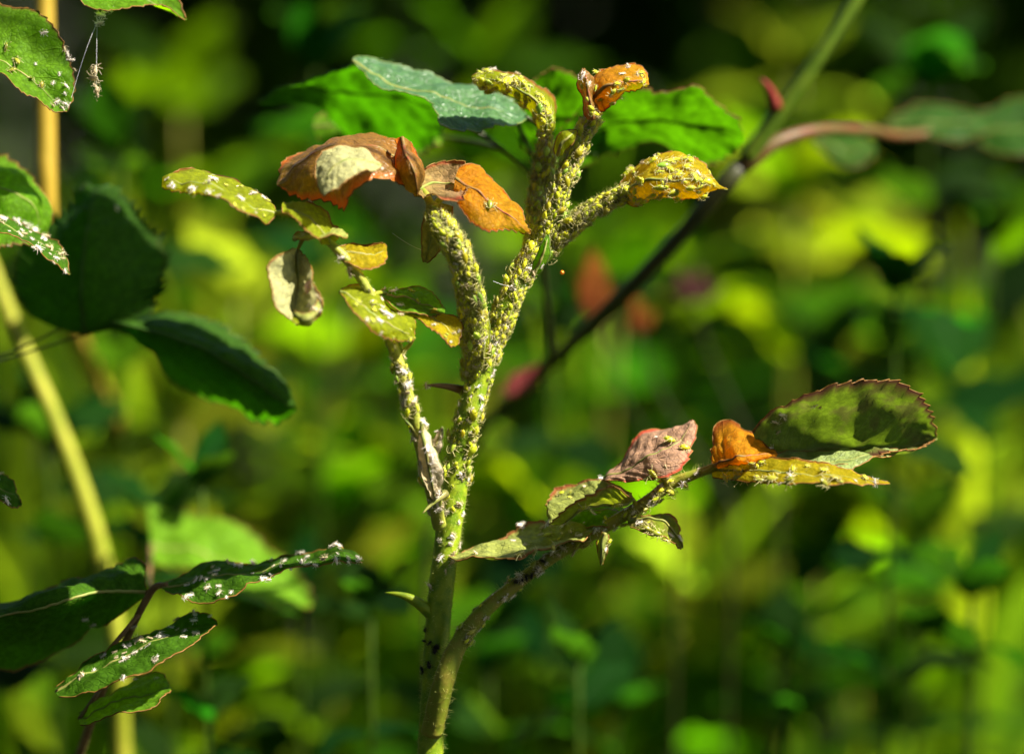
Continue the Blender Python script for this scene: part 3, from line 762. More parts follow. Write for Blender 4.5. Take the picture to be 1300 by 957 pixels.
L('leaflet', rose3, [(110, 396, 40), (170, 400, 40), (240, 403, 42), (290, 424, 42), (330, 460, 38), (374, 517, 34)], [(108, 402, 38), (180, 418, 32), (260, 444, 31), (320, 478, 31), (376, 520, 34)],
  [(110, 408, 42), (170, 434, 42), (220, 478, 46), (270, 508, 46), (320, 520, 42), (374, 522, 36)], 'mid', teeth=18, amp=2.2, key='dl2', rib='rib_dark', margin='rib_dark')
for q in ([(-86, 480, 3, 5), (0, 458, 30, 1.6), (110, 424, 36, 1.6)], [(-86, 470, 3, 5), (0, 452, 32, 1.6), (109, 402, 40, 1.6)]):
    hero_stem('leaf_stalk', rose3, q, 'cane', 'dd%d%d' % (q[-1][0], q[-1][1]), n=14, seg=6)
for q in ([(-68, 36, 0, 4), (-66, 37, -2, 3), (-60, 39, -3, 3)], [(-65, -20, 0, 4), (0, -60, 2, 3), (60, -50, 4, 3)], [(-80, 250, 2, 4), (-70, 246, 10, 4), (-60, 245, 16, 3)], [(-80, 262, 2, 4), (-70, 262, 1, 3), (-60, 262, 0, 3)], [(-88, 620, 3, 4), (-75, 612, 1, 3), (-60, 605, 0, 3)]):
    hero_stem('leaf_stalk', rose3, q, 'stem_o', 'd%d%d' % (q[-1][0], q[-1][1]), n=14, seg=6)

# ------------------------------------------------------------------ rose cane behind, with its leaves
CANE = [(1105, -30, 66, 10.2), (1045, 65, 66, 10.2), (985, 150, 67, 11.0), (940, 212, 68, 11.0), (870, 292, 72, 10.2), (790, 376, 82, 10.2), (700, 460, 120, 9.3), (600, 550, 190, 8.5), (450, 665, 280, 7.6), (320, 790, 360, 6.8), (200, 910, 430, 6.8)]
L('leaflet', rose3, [(80, 404, 44), (92, 392, 44), (116, 390, 44)], [(78, 408, 42), (96, 402, 40), (117, 392, 43)], [(80, 412, 43), (100, 412, 41), (117, 394, 43)], 'pinktip', teeth=4, nu=24)
p0 = P(200, 910, 430)
cane = empty('rose_cane', (p0.x, p0.y, 0.0))
tag(cane, 'dark diagonal rose cane behind the infested shoot, reddish side twig and serrated leaves', 'rose cane')
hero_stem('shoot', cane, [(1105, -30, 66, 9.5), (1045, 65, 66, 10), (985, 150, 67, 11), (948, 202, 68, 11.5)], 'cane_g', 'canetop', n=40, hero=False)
hero_stem('stem', cane, CANE[3:], 'cane', 'cane', n=90, ground=True, lean=-0.06, hero=False)  # lower stretch of the cane, shade painted into its dark colour
hero_stem('twig', cane, [(940, 214, 68, 11), (985, 182, 70, 10), (1040, 166, 76, 8), (1100, 166, 90, 7), (1160, 172, 108, 6), (1320, 148, 130, 5)], 'cane_red', 'twig', n=50, hero=False)
thorn(cane, (985, 138, 66), (966, 100, 62), 11, 'thorn_red', 0.3)
L('leaflet', cane, [(448, 74, 17), (472, 69, 20), (502, 85, 20), (548, 100, 20), (600, 111, 18), (640, 121, 17), (668, 144, 14)], [(448, 77, 16), (478, 95, 13), (520, 110, 12), (570, 127, 11), (620, 142, 11), (669, 149, 12)],
  [(450, 80, 15), (478, 106, 9), (515, 117, 7), (542, 128, 7), (560, 158, 4), (605, 163, 5), (640, 160, 7), (668, 152, 11)], 'teal', teeth=18, amp=1.8, key='teal', hero=True, margin='margin_g')
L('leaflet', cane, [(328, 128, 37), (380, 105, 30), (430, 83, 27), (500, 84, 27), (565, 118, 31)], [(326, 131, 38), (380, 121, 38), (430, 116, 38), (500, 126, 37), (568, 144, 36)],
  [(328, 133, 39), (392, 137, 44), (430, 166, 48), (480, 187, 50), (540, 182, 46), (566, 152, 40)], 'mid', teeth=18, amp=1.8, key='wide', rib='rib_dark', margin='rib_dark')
L('leaflet', cane, [(700, 178, 34), (750, 128, 27), (800, 117, 25), (850, 120, 25), (885, 112, 26), (915, 140, 28), (944, 172, 33)], [(698, 190, 36), (760, 165, 36), (820, 152, 35), (880, 156, 35), (945, 178, 34)],
  [(700, 200, 37), (770, 194, 42), (830, 184, 43), (870, 202, 45), (905, 207, 43), (942, 184, 36)], 'green', teeth=18, amp=1.8, key='rightbig', rib='rib_dark')
L('leaflet', cane, [(655, 120, 34), (690, 95, 30), (730, 100, 30), (770, 130, 34)], [(655, 150, 38), (690, 150, 38), (730, 155, 38), (772, 165, 38)], [(658, 185, 42), (690, 205, 46), (730, 210, 46), (770, 190, 42)], 'green', teeth=12)
L('leaflet', cane, [(400, 150, 55), (440, 125, 60), (500, 130, 60), (560, 160, 58)], [(398, 160, 52), (440, 165, 50), (500, 175, 50), (562, 175, 54)], [(402, 175, 50), (440, 195, 46), (500, 200, 46), (560, 185, 50)], 'bright', teeth=12)
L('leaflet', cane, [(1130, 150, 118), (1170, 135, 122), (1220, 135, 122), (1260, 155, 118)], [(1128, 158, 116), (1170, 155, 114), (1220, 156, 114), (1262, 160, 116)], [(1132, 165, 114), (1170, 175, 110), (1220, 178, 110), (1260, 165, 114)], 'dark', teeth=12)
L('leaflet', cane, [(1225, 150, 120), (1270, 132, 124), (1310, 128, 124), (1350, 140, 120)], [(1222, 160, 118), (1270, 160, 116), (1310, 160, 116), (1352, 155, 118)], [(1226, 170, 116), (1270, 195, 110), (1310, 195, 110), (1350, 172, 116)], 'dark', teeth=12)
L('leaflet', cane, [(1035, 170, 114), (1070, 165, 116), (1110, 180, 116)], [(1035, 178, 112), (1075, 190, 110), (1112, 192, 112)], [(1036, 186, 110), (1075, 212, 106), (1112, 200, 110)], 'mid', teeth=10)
for q in ([(700, 462, 118, 5), (690, 330, 50, 4), (690, 230, 38, 4), (698, 190, 36, 3)], [(692, 230, 38, 3), (700, 190, 30, 3), (690, 165, 18, 3), (668, 149, 12, 3)], [(692, 240, 38, 3), (640, 190, 38, 3), (568, 145, 36, 3)],
          [(693, 225, 38, 3), (672, 190, 36, 3), (655, 150, 36, 3)], [(640, 190, 38, 3), (600, 180, 48, 3), (562, 175, 54, 3)], [(1110, 167, 116, 3), (1120, 163, 116, 3), (1130, 158, 116, 3)], [(1200, 168, 119, 3), (1212, 164, 118, 3), (1224, 160, 118, 3)], [(1030, 168, 116, 3), (1032, 173, 114, 3), (1035, 178, 112, 3)]):
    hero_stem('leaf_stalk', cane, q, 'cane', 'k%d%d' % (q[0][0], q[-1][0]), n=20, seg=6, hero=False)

# ------------------------------------------------------------------ stalks
def stalk(pts, mat, label, lean):
    p0 = P(*pts[-1][:3])
    e = empty('grass_stalk', (p0.x + lean, p0.y, 0.0))
    tag(e, label, 'stalk')
    hero_stem('culm', e, pts, mat, label, n=40, seg=14, ground=True, lean=lean, hero=False, ripple=0.004)
    p, r = STEMS[label]
    for i in (len(p) - 12,):
        mb = MB()
        T, N, B = frames(p)
        tube(mb, np.array([p[i] - T[i] * 0.0015, p[i], p[i] + T[i] * 0.0015]), np.array([r[i] * 1.02, r[i] * 1.14, r[i] * 1.02]), 14)
        mb.build('node', [M[mat]], e)


stalk([(55, -60, 75, 12), (57, 60, 75, 12.5), (58, 180, 75, 13), (62, 300, 78, 13), (78, 385, 130, 14), (115, 470, 220, 12), (165, 570, 330, 10)], 'stalk', 'straight ochre stalk rising behind the spotted leaf', 0.0)
stalk([(-20, 320, 116, 10.5), (20, 420, 116, 10.5), (60, 510, 116, 11), (92, 590, 116, 11.5), (122, 680, 116, 12), (142, 770, 116, 12), (150, 820, 116, 12)], 'stalk_g', 'slanting yellow-green stalk behind the dark serrated leaf', 0.0)

# ------------------------------------------------------------------ plants behind: leaf shapes shared by many plants
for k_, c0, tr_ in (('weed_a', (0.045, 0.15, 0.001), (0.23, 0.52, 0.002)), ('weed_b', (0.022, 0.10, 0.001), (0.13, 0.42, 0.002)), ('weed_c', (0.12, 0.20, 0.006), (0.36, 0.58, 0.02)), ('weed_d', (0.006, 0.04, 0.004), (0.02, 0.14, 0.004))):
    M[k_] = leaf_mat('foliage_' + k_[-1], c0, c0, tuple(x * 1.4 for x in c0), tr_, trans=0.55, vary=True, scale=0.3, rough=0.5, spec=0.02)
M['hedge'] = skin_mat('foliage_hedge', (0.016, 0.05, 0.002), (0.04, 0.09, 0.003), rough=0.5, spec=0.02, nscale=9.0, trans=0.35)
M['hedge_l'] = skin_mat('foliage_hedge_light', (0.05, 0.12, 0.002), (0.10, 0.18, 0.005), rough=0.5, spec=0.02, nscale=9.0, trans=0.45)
M['grass'] = skin_mat('grass_blade', (0.06, 0.16, 0.002), (0.15, 0.24, 0.008), rough=0.5, spec=0.02, nscale=25.0, trans=0.5)
M['stem_d'] = skin_mat('stem_dark_green', (0.018, 0.04, 0.004), (0.03, 0.05, 0.006), spec=0.02)
M['wood'] = skin_mat('shrub_wood', (0.05, 0.035, 0.02), (0.09, 0.065, 0.04), rough=0.8, nscale=60.0)
M['bud_red'] = leaf_mat('leaf_red_sprout', (0.15, 0.035, 0.006), (0.18, 0.06, 0.006), (0.14, 0.045, 0.01), (0.34, 0.11, 0.006), trans=0.45)
M['bud_pink'] = leaf_mat('petal_pink', (0.26, 0.045, 0.045), (0.30, 0.055, 0.055), (0.3, 0.08, 0.08), (0.4, 0.1, 0.09), trans=0.4)
M['bud_maroon'] = leaf_mat('petal_maroon', (0.05, 0.014, 0.016), (0.06, 0.02, 0.02), (0.05, 0.02, 0.02), (0.10, 0.025, 0.025), trans=0.3)


def leaf_mesh(name, mats, width=0.5, arch=0.25, fold=0.25, nu=14, nv=3, twist=0.0, wavy=0.03):
    """a leaf one unit long on +Y, base at the origin, upper side +Z"""
    mb = MB()
    vs, uv, fs = [], [], []
    nc = 2 * nv + 1
    for i in range(nu):
        u = i / (nu - 1)
        wd = width * 0.5 * (math.sin(math.pi * u ** 0.75) ** 0.8) + 0.004
        cy, cz = u - 0.12 * arch * u * u, arch * (0.6 * u - u * u)
        for j in range(nc):
            v = (j - nv) / nv
            x = wd * v
            z = cz + abs(x) * fold - 0.35 * x * x / max(width, .1) + wavy * math.sin(u * 17 + 4 * v) * v * v
            a = twist * u
            vs.append((x * math.cos(a) + z * math.sin(a), cy, -x * math.sin(a) + z * math.cos(a)))
            uv.append((u, j / (nc - 1)))
    for i in range(nu - 1):
        for j in range(nc - 1):
            fs.append((i * nc + j, i * nc + j + 1, (i + 1) * nc + j + 1, (i + 1) * nc + j))
    mb.add(vs, fs, 0, uv)
    return mb.mesh(name, mats)


LIB = {}
for k_ in ('weed_a', 'weed_b', 'weed_c', 'weed_d', 'bud_red', 'bud_pink', 'bud_maroon'):
    LIB[k_] = [leaf_mesh('leaf_' + k_, [M[k_]], wd, ar, fo, twist=tw) for wd, ar, fo, tw in ((0.52, 0.3, 0.2, 0.2), (0.62, 0.5, 0.15, -0.3), (0.42, 0.15, 0.35, 0.4), (0.56, 0.7, 0.1, 0.0))]


def put_leaf(parent, mesh, base, direction, up, size, name='leaf'):
    y = Vector(direction).normalized()
    z = Vector(up) - y * Vector(up).dot(y)
    z = z.normalized() if z.length > 1e-4 else y.orthogonal().normalized()
    x = y.cross(z)
    m = Matrix((x, y, z)).transposed().to_4x4()
    o = bpy.data.objects.new(name, mesh)
    o.matrix_world = Matrix.Translation(Vector(base) - parent.location) @ m @ Matrix.Scale(size, 4)
    o.parent = parent
    col.objects.link(o)
    return o


def weed(x, y, h, kind, leaf=0.05, step=0.035, start=0.25, lean=0.05, name='leafy_weed', label='', cat='weed', group=None, whorl=2, stem_mat='stem_o', r=0.0018):
    e = empty(name, (x, y, 0.0))
    tag(e, label, cat, group)
    a0 = rng.uniform(0, 6.28)
    lx, ly = math.cos(a0) * lean * h * 4, math.sin(a0) * lean * h * 4
    k = 14
    t = np.linspace(0, 1, k)
    p = np.stack([x + lx * t ** 2, y + ly * t ** 2, h * t - 0.01], 1)
    mb = MB()
    tube(mb, p, np.linspace(r, r * 0.4, k), 6)
    mb.build('stem', [M[stem_mat]], e)
    z, az = h * start, rng.uniform(0, 6.28)
    while z < h:
        f = z / h
        c = Vector((x + lx * f * f, y + ly * f * f, z))
        for q in range(whorl):
            a = az + q * 2 * math.pi / whorl + rng.uniform(-0.3, 0.3)
            el = rng.uniform(-0.2, 0.7)
            d = Vector((math.cos(a) * math.cos(el), math.sin(a) * math.cos(el), math.sin(el)))
            put_leaf(e, rng.choice(LIB[kind]), c, d, (rng.uniform(-.3, .3), rng.uniform(-.3, .3), 1), leaf * rng.uniform(0.65, 1.15) * (1.1 - 0.4 * f))
        az += math.pi / 2 + rng.uniform(-0.4, 0.4)
        z += step * rng.uniform(0.8, 1.3)
    for q in range(3):
        a = az + q * 2.1
        put_leaf(e, rng.choice(LIB[kind]), (x + lx, y + ly, h - 0.012), (math.cos(a) * .6, math.sin(a) * .6, 0.8), (0, 0, 1), leaf * 0.5)
    return e


SPECIES = {
    'weed_a': ('leafy_weed', 'bright green broad-leaved weed growing behind the rose', 'weed', 'bright broad-leaved weeds behind the rose'),
    'weed_b': ('leafy_weed', 'mid-green leafy weed growing among the grass', 'weed', 'mid-green weeds among the grass'),
    'weed_c': ('leafy_weed', 'pale yellowish-green leafy weed in the sunlit grass', 'weed', 'pale weeds in the sunlit grass'),
    'weed_d': ('rose_bush', 'dark blue-green rose sprig far behind in the bed', 'rose', 'dark rose sprigs in the bed'),
}


def sow(n, y0, y1, seed, hmin, hmax, kinds, leaf):
    r_ = random.Random(seed)
    done, tries = [], 0
    while len(done) < n and tries < 4000:
        tries += 1
        y = r_.uniform(y0, y1)
        half = 0.21 * (0.45 + y) + 0.08
        x = r_.uniform(-half, half)
        if any((x - a) ** 2 + (y - b) ** 2 < 0.06 ** 2 for a, b in done):
            continue
        done.append((x, y))
        k = r_.choice(kinds)
        top = 0.498 - math.tan(R(3.0)) * (0.45 + y)
        h = min(r_.uniform(hmin, hmax), top)
        nm, lb, ct, gp = SPECIES[k]
        weed(x, y, h, k, leaf=leaf * r_.uniform(0.8, 1.25), label=lb, cat=ct, group=gp, name=nm)


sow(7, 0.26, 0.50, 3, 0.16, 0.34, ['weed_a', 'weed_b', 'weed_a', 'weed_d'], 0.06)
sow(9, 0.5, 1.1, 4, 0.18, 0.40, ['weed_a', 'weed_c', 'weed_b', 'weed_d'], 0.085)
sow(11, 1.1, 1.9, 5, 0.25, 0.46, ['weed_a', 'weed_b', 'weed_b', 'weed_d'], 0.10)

M['strap'] = leaf_mat('strap_leaf_green', (0.07, 0.20, 0.003), (0.12, 0.23, 0.006), (0.09, 0.2, 0.006), (0.30, 0.62, 0.012), trans=0.55, vary=True, scale=0.2, veins=1.0, spec=0.02)
STRAPS = []
for q in range(4):
    mb = MB()
    vs, fs, uv = [], [], []
    for i in range(14):
        t = i / 13
        wd = 0.020 * (1 - t ** 3) * (0.6 + 0.4 * min(1, t * 4)) + 0.0005
        y_, z_ = (0.10 + 0.16 * q) * t ** 2.2, t - (0.02 + 0.08 * q) * t ** 3
        for j, v in enumerate((-1, -0.5, 0, 0.5, 1)):
            vs.append((wd * v, y_ - 0.006 * (1 - abs(v)), z_))
            uv.append((t, j / 4))
    fs = [(i * 5 + j, i * 5 + j + 1, (i + 1) * 5 + j + 1, (i + 1) * 5 + j) for i in range(13) for j in range(4)]
    mb.add(vs, fs, 0, uv)
    STRAPS.append(mb.mesh('strap_leaf', [M['strap']]))


def strap_clump(x, y, h, n, label, group=None):
    e = empty('strap_leaf_clump', (x, y, 0))
    tag(e, label, 'plant', group)
    for q in range(n):
        o = bpy.data.objects.new('leaf', rng.choice(STRAPS))
        o.location = (rng.uniform(-.02, .02), rng.uniform(-.02, .02), -0.01)
        o.rotation_euler = (rng.uniform(-.08, .08), rng.uniform(-.08, .08), rng.uniform(0, 6.28))
        s = h * rng.uniform(0.7, 1.1)
        o.scale = (s * 1.1, s, s)
        o.parent = e
        col.objects.link(o)


for x, y, h, n in ((-0.20, 0.42, 0.44, 8), (-0.14, 0.60, 0.42, 9), (-0.04, 0.50, 0.37, 7), (0.06, 0.42, 0.30, 7), (0.11, 0.38, 0.27, 8), (0.17, 0.55, 0.36, 9), (0.24, 0.5, 0.28, 7), (0.05, 0.75, 0.38, 8), (-0.24, 0.85, 0.44, 9), (0.30, 0.9, 0.42, 9), (-0.1, 0.3, 0.24, 6), (0.16, 0.26, 0.22, 6)):
    strap_clump(x, y, h, n, 'upright clump of broad strap-shaped green leaves behind the rose', 'strap-leaved clumps behind the rose')


def strap_top(x, y, d, n, label):
    p = P(x, y, d)
    strap_clump(p.x, p.y, p.z * 1.02, n, label)


for x, y, d, n, lb in ((200, 40, 420, 8, 'strap-leaved clump beyond the ochre stalk'), (310, 60, 520, 8, 'strap-leaved clump beyond the far-left leaflet'), (430, 300, 300, 6, 'strap-leaved clump behind the pale curled leaf'), (530, 350, 360, 6, 'strap-leaved clump behind the thick shoot'),
                       (240, 300, 320, 6, 'strap-leaved clump behind the dark drooping leaf'), (1000, 600, 270, 6, 'strap-leaved clump right below the end leaflet'), (1070, 640, 330, 6, 'strap-leaved clump beyond the end leaflet tip'), (880, 610, 300, 6, 'strap-leaved clump below the amber lobe'),
                       (760, 540, 340, 6, 'strap-leaved clump beyond the pink leaflet'), (640, 620, 300, 5, 'strap-leaved clump beyond the bare stem'), (1250, 330, 420, 7, 'strap-leaved clump below the far end of the reddish twig'), (380, 620, 300, 5, 'strap-leaved clump beyond the bright serrated leaf')):
    strap_top(x, y, d, n, lb)


def weed_top(x, y, d, kind, leaf, label):
    """a weed rooted in the soil whose leafy top reaches the point seen at photo (x, y), d mm behind the focus plane"""
    p = P(x, y, d)
    weed(p.x, p.y, p.z, kind, leaf=leaf, step=0.022, start=max(0.1, 1 - 0.11 / p.z), lean=0.0, name='leafy_weed', label=label, cat='weed')


for x, y, d, k, lf, lb in (
        (300, 330, 330, 'weed_c', 0.075, 'pale broad-leaved weed behind the dark serrated leaf'),
        (470, 420, 380, 'weed_a', 0.08, 'bright broad-leaved weed between the thin left stalk and the dark leaf'),
        (230, 470, 300, 'weed_c', 0.06, 'pale weed under the dark drooping leaf'),
        (1010, 210, 420, 'weed_a', 0.085, 'bright broad-leaved weed under the reddish side twig'),
        (1100, 300, 500, 'weed_c', 0.08, 'pale weed beyond the reddish side twig'),
        (1040, 640, 330, 'weed_a', 0.075, 'bright weed below the purple-green end leaflet'),
        (860, 690, 360, 'weed_c', 0.07, 'pale weed below the long right leaf stalk'),
        (960, 800, 420, 'weed_b', 0.08, 'mid-green weed low beyond the right leaf stalk'),
        (700, 620, 380, 'weed_a', 0.07, 'bright weed between the main stem and the right leaf'),
        (420, 600, 340, 'weed_b', 0.075, 'mid-green weed beyond the dry stipule'),
        (460, 800, 360, 'weed_a', 0.075, 'bright weed beyond the stem base'),
        (300, 850, 330, 'weed_a', 0.07, 'bright weed beyond the lowest toothed leaf'),
        (1200, 420, 460, 'weed_a', 0.085, 'bright weed beyond the tip of the end leaflet'),
        (1180, 840, 420, 'weed_b', 0.075, 'mid-green weed low beside the dim red bud'),
        (1240, 560, 520, 'weed_c', 0.08, 'pale weed beyond the dim red bud'),
        (230, 90, 560, 'weed_b', 0.10, 'mid-green weed beyond the ochre stalk'),
        (620, 60, 640, 'weed_b', 0.10, 'mid-green weed far beyond the hooked leaf'),
        (1010, 60, 650, 'weed_c', 0.09, 'pale weed far beyond the dark cane')):
    weed_top(x, y, d, k, lf, lb)


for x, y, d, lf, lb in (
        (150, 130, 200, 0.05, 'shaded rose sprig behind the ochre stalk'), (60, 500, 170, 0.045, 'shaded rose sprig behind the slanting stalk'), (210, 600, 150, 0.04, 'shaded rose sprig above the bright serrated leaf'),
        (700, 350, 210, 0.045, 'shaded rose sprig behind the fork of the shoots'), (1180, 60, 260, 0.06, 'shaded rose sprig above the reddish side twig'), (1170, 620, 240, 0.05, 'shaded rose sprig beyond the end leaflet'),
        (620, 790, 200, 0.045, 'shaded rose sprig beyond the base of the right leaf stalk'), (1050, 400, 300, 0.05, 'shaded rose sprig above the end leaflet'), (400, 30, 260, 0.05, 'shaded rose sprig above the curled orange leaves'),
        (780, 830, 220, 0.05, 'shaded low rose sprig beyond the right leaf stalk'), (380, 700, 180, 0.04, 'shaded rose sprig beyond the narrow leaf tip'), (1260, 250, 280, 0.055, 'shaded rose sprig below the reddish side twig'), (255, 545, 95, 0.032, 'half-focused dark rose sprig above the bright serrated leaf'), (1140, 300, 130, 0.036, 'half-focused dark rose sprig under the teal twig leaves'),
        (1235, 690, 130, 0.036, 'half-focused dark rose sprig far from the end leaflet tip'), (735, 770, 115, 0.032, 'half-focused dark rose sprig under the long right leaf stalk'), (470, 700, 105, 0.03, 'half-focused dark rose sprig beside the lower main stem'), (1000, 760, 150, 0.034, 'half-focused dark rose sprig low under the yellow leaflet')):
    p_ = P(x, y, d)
    weed(p_.x, p_.y, p_.z, 'weed_d', leaf=lf, step=0.03, start=max(0.1, 1 - 0.10 / p_.z), lean=0.0, name='rose_sprig', label=lb, cat='rose', whorl=2, stem_mat='stem_d', r=0.0012)  # dark leaf colour stands in for shaded gaps in the background


def grass_field():
    mb = MB()
    g_ = np.random.default_rng(11)
    for _ in range(1500):
        y = g_.uniform(0.9, 3.0)
        half = 0.24 * (0.45 + y) + 0.25
        x = g_.uniform(-half, half)
        h = g_.uniform(0.10, 0.36)
        wd = g_.uniform(0.0015, 0.004)
        a = g_.uniform(0, 6.28)
        ln = g_.uniform(0.02, 0.5) * h
        sx, sy = math.cos(a + 1.57) * wd, math.sin(a + 1.57) * wd
        v, uv = [], []
        for i in range(5):
            t = i / 4
            k = (1 - t ** 2) + 0.02
            cx, cy, cz = x + math.cos(a) * ln * t * t, y + math.sin(a) * ln * t * t, h * (t - 0.25 * t * t * (ln / h)) - 0.01
            v += [(cx - sx * k, cy - sy * k, cz), (cx + sx * k, cy + sy * k, cz)]
        mb.add(v, [(2 * i, 2 * i + 1, 2 * i + 3, 2 * i + 2) for i in range(4)])
    o = mb.build('grass', [M['grass']])
    tag(o, 'long green grass growing between the weeds', 'grass', kind='stuff')


grass_field()


def shrub(x, y, rx, ry, h, mat, label, group, seed, n=2600, leaf=0.06, z0=0.05, name='shrub'):
    e = empty(name, (x, y, 0.0))
    tag(e, label, 'shrub', group)
    g_ = np.random.default_rng(seed)
    ends = []
    for q in range(7):
        a, rr = q * 0.9 + g_.uniform(0, 0.5), g_.uniform(0.3, 0.8)
        ex, ey, ez = x + math.cos(a) * rx * rr, y + math.sin(a) * ry * rr, h * g_.uniform(0.6, 0.92)
        pth = catmull([(x + math.cos(a) * .05, y + math.sin(a) * .05, -0.02), ((x * 1.4 + ex * .6) / 2, (y * 1.4 + ey * .6) / 2, ez * 0.5), (ex, ey, ez)], 10)
        mb = MB()
        tube(mb, pth, np.linspace(0.014, 0.004, 10), 6)
        mb.build('branch', [M['wood']], e)
        ends.append(pth)
    mb = MB()
    clumps = []
    for q in range(46):
        pth = ends[q % 7]
        c = pth[g_.integers(2, 10)] + g_.normal(size=3) * np.array([rx, ry, h]) * 0.22
        c[2] = min(max(c[2], z0 + 0.03), h)
        clumps.append(c)
    for _ in range(n):
        c = clumps[g_.integers(0, len(clumps))] + g_.normal(size=3) * np.array([rx, ry, h * 0.6]) * 0.12
        if c[2] < 0.02:
            continue
        d = g_.normal(size=3)
        d /= np.linalg.norm(d)
        nn = g_.normal(size=3) + np.array([0, 0, 1.2])
        s = np.cross(d, nn)
        s /= np.linalg.norm(s) + 1e-9
        up = np.cross(s, d)
        L_ = leaf * g_.uniform(0.6, 1.3)
        wv = L_ * 0.27
        mb.add([c, c + d * L_ * 0.4 - s * wv + up * wv * .3, c + d * L_ * 0.45, c + d * L_ * 0.4 + s * wv + up * wv * .3, c + d * L_ * 0.95 - up * wv * 0.4],
               [(0, 1, 2), (0, 2, 3), (1, 4, 2), (2, 4, 3)])
    cr = mb.build('crown', [M[mat]], e)
    return e


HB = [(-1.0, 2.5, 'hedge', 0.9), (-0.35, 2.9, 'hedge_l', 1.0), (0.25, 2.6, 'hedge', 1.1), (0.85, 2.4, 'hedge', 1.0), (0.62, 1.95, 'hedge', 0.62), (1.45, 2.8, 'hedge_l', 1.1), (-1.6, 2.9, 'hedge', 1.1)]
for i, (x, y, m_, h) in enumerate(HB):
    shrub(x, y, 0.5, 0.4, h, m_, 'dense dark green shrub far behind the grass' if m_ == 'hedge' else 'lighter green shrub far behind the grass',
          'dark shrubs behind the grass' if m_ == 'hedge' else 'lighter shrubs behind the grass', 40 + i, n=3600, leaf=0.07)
# unseen shrubs beside and behind the camera, added to block sky light
for i, (x, y, rx, ry, h) in enumerate([(-1.5, 0.6, 0.6, 0.8, 1.7), (-1.6, -0.8, 0.6, 0.8, 1.8), (-0.6, -1.9, 0.8, 0.6, 1.9), (0.7, -2.0, 0.8, 0.6, 1.8), (-1.7, 1.9, 0.6, 0.7, 1.7)]):
    shrub(x, y, rx, ry, h, 'hedge', 'tall dark shrub out of view, added to block sky light', 'added shrubs blocking sky light', 60 + i, n=3600, leaf=0.11)

for i, (x, y, rx, ry, h, n_) in enumerate([(1.05, 0.80, 0.38, 0.28, 2.0, 1900), (1.15, 1.35, 0.4, 0.36, 2.2, 2600), (1.2, 2.05, 0.4, 0.4, 2.3, 2300)]):  # unseen shrubs added to throw shade on the far background
    shrub(x, y, rx, ry, h, 'hedge', 'added out-of-view shrub on the sunny side casting dappled shade', 'added shade shrubs on the sunny side', 80 + i, n=n_, leaf=0.10)

# unseen trees, added so that their crowns block sky light
def tree(tx, ty, x0, x1, y0, y1, n, label, seed):
    e = empty('sky_block_tree', (tx, ty, 0.0))
    tag(e, label, 'added tree')
    g_ = np.random.default_rng(seed)
    mb = MB()
    tube(mb, catmull([(tx, ty, -0.05), (tx + .05, ty + .05, 0.9), (tx * .93, ty * .95, 1.9), (tx * .85, ty * .85, 2.6)], 16), np.linspace(0.11, 0.05, 16), 12, wob=0.04)
    mb.build('trunk', [M['wood']], e)
    tips = []
    for q in range(11):
        end = (g_.uniform(x0, x1), g_.uniform(y0, y1), g_.uniform(2.0, 2.6))
        pth = catmull([(tx * .96, ty * .97, 1.5), ((end[0] + tx) / 2, (end[1] + ty) / 2, 2.1 + g_.uniform(-.1, .2)), end], 12)
        m2 = MB()
        tube(m2, pth, np.linspace(0.04, 0.008, 12), 6)
        m2.build('limb', [M['wood']], e)
        tips.append(pth)
    mb = MB()
    for _ in range(n):
        c = tips[g_.integers(0, 11)][g_.integers(4, 12)] + g_.normal(size=3) * np.array([0.32, 0.38, 0.16])
        if not (x0 - .4 < c[0] < x1 + .3 and y0 - .4 < c[1] < y1 + .2):
            continue
        d = g_.normal(size=3)
        d /= np.linalg.norm(d)
        s_ = np.cross(d, g_.normal(size=3) * .5 + np.array([0, 0, 1.0]))
        s_ /= np.linalg.norm(s_) + 1e-9
        L_, up_ = g_.uniform(0.10, 0.19), np.cross(s_, d)
        w_ = L_ * 0.3
        mb.add([c, c + d * L_ * .45 - s_ * w_ + up_ * w_ * .3, c + d * L_ * .5, c + d * L_ * .45 + s_ * w_ + up_ * w_ * .3, c + d * L_], [(0, 1, 2), (0, 2, 3), (1, 4, 2), (2, 4, 3)])
    mb.build('crown', [M['hedge']], e)


tree(-2.1, -0.3, -2.8, 0.05, -2.0, 2.4, 6500, 'added unseen tree whose crown blocks sky light over the bed', 5)
tree(2.4, -2.4, 0.2, 3.0, -3.0, -1.15, 5500, 'added unseen tree standing apart, its crown blocking sky light', 6)

# red and pink blurred sprouts
def sprout(label, pts, stem_mat, leaves, cat='sprout'):
    """pts: stem points (photo x, y, depth, radius px); leaves: (x, y, depth, dx, dy, size px, kind)"""
    p0 = P(*pts[-1][:3])
    e = empty('rose_sprout', (p0.x, p0.y, 0.0))
    tag(e, label, cat)
    hero_stem('stem', e, [(a_, b_, c_, r_ * 0.5) for a_, b_, c_, r_ in pts], stem_mat, label, n=24, seg=8, ground=True, hero=False)
    for x, y, d, dx, dy, s, k in leaves:
        put_leaf(e, LIB[k][2], P(x, y, d), RIGHT * dx - UP * dy + FWD * rng.uniform(-.2, .2), -FWD + UP * 0.3, s * PX(d))
    return e


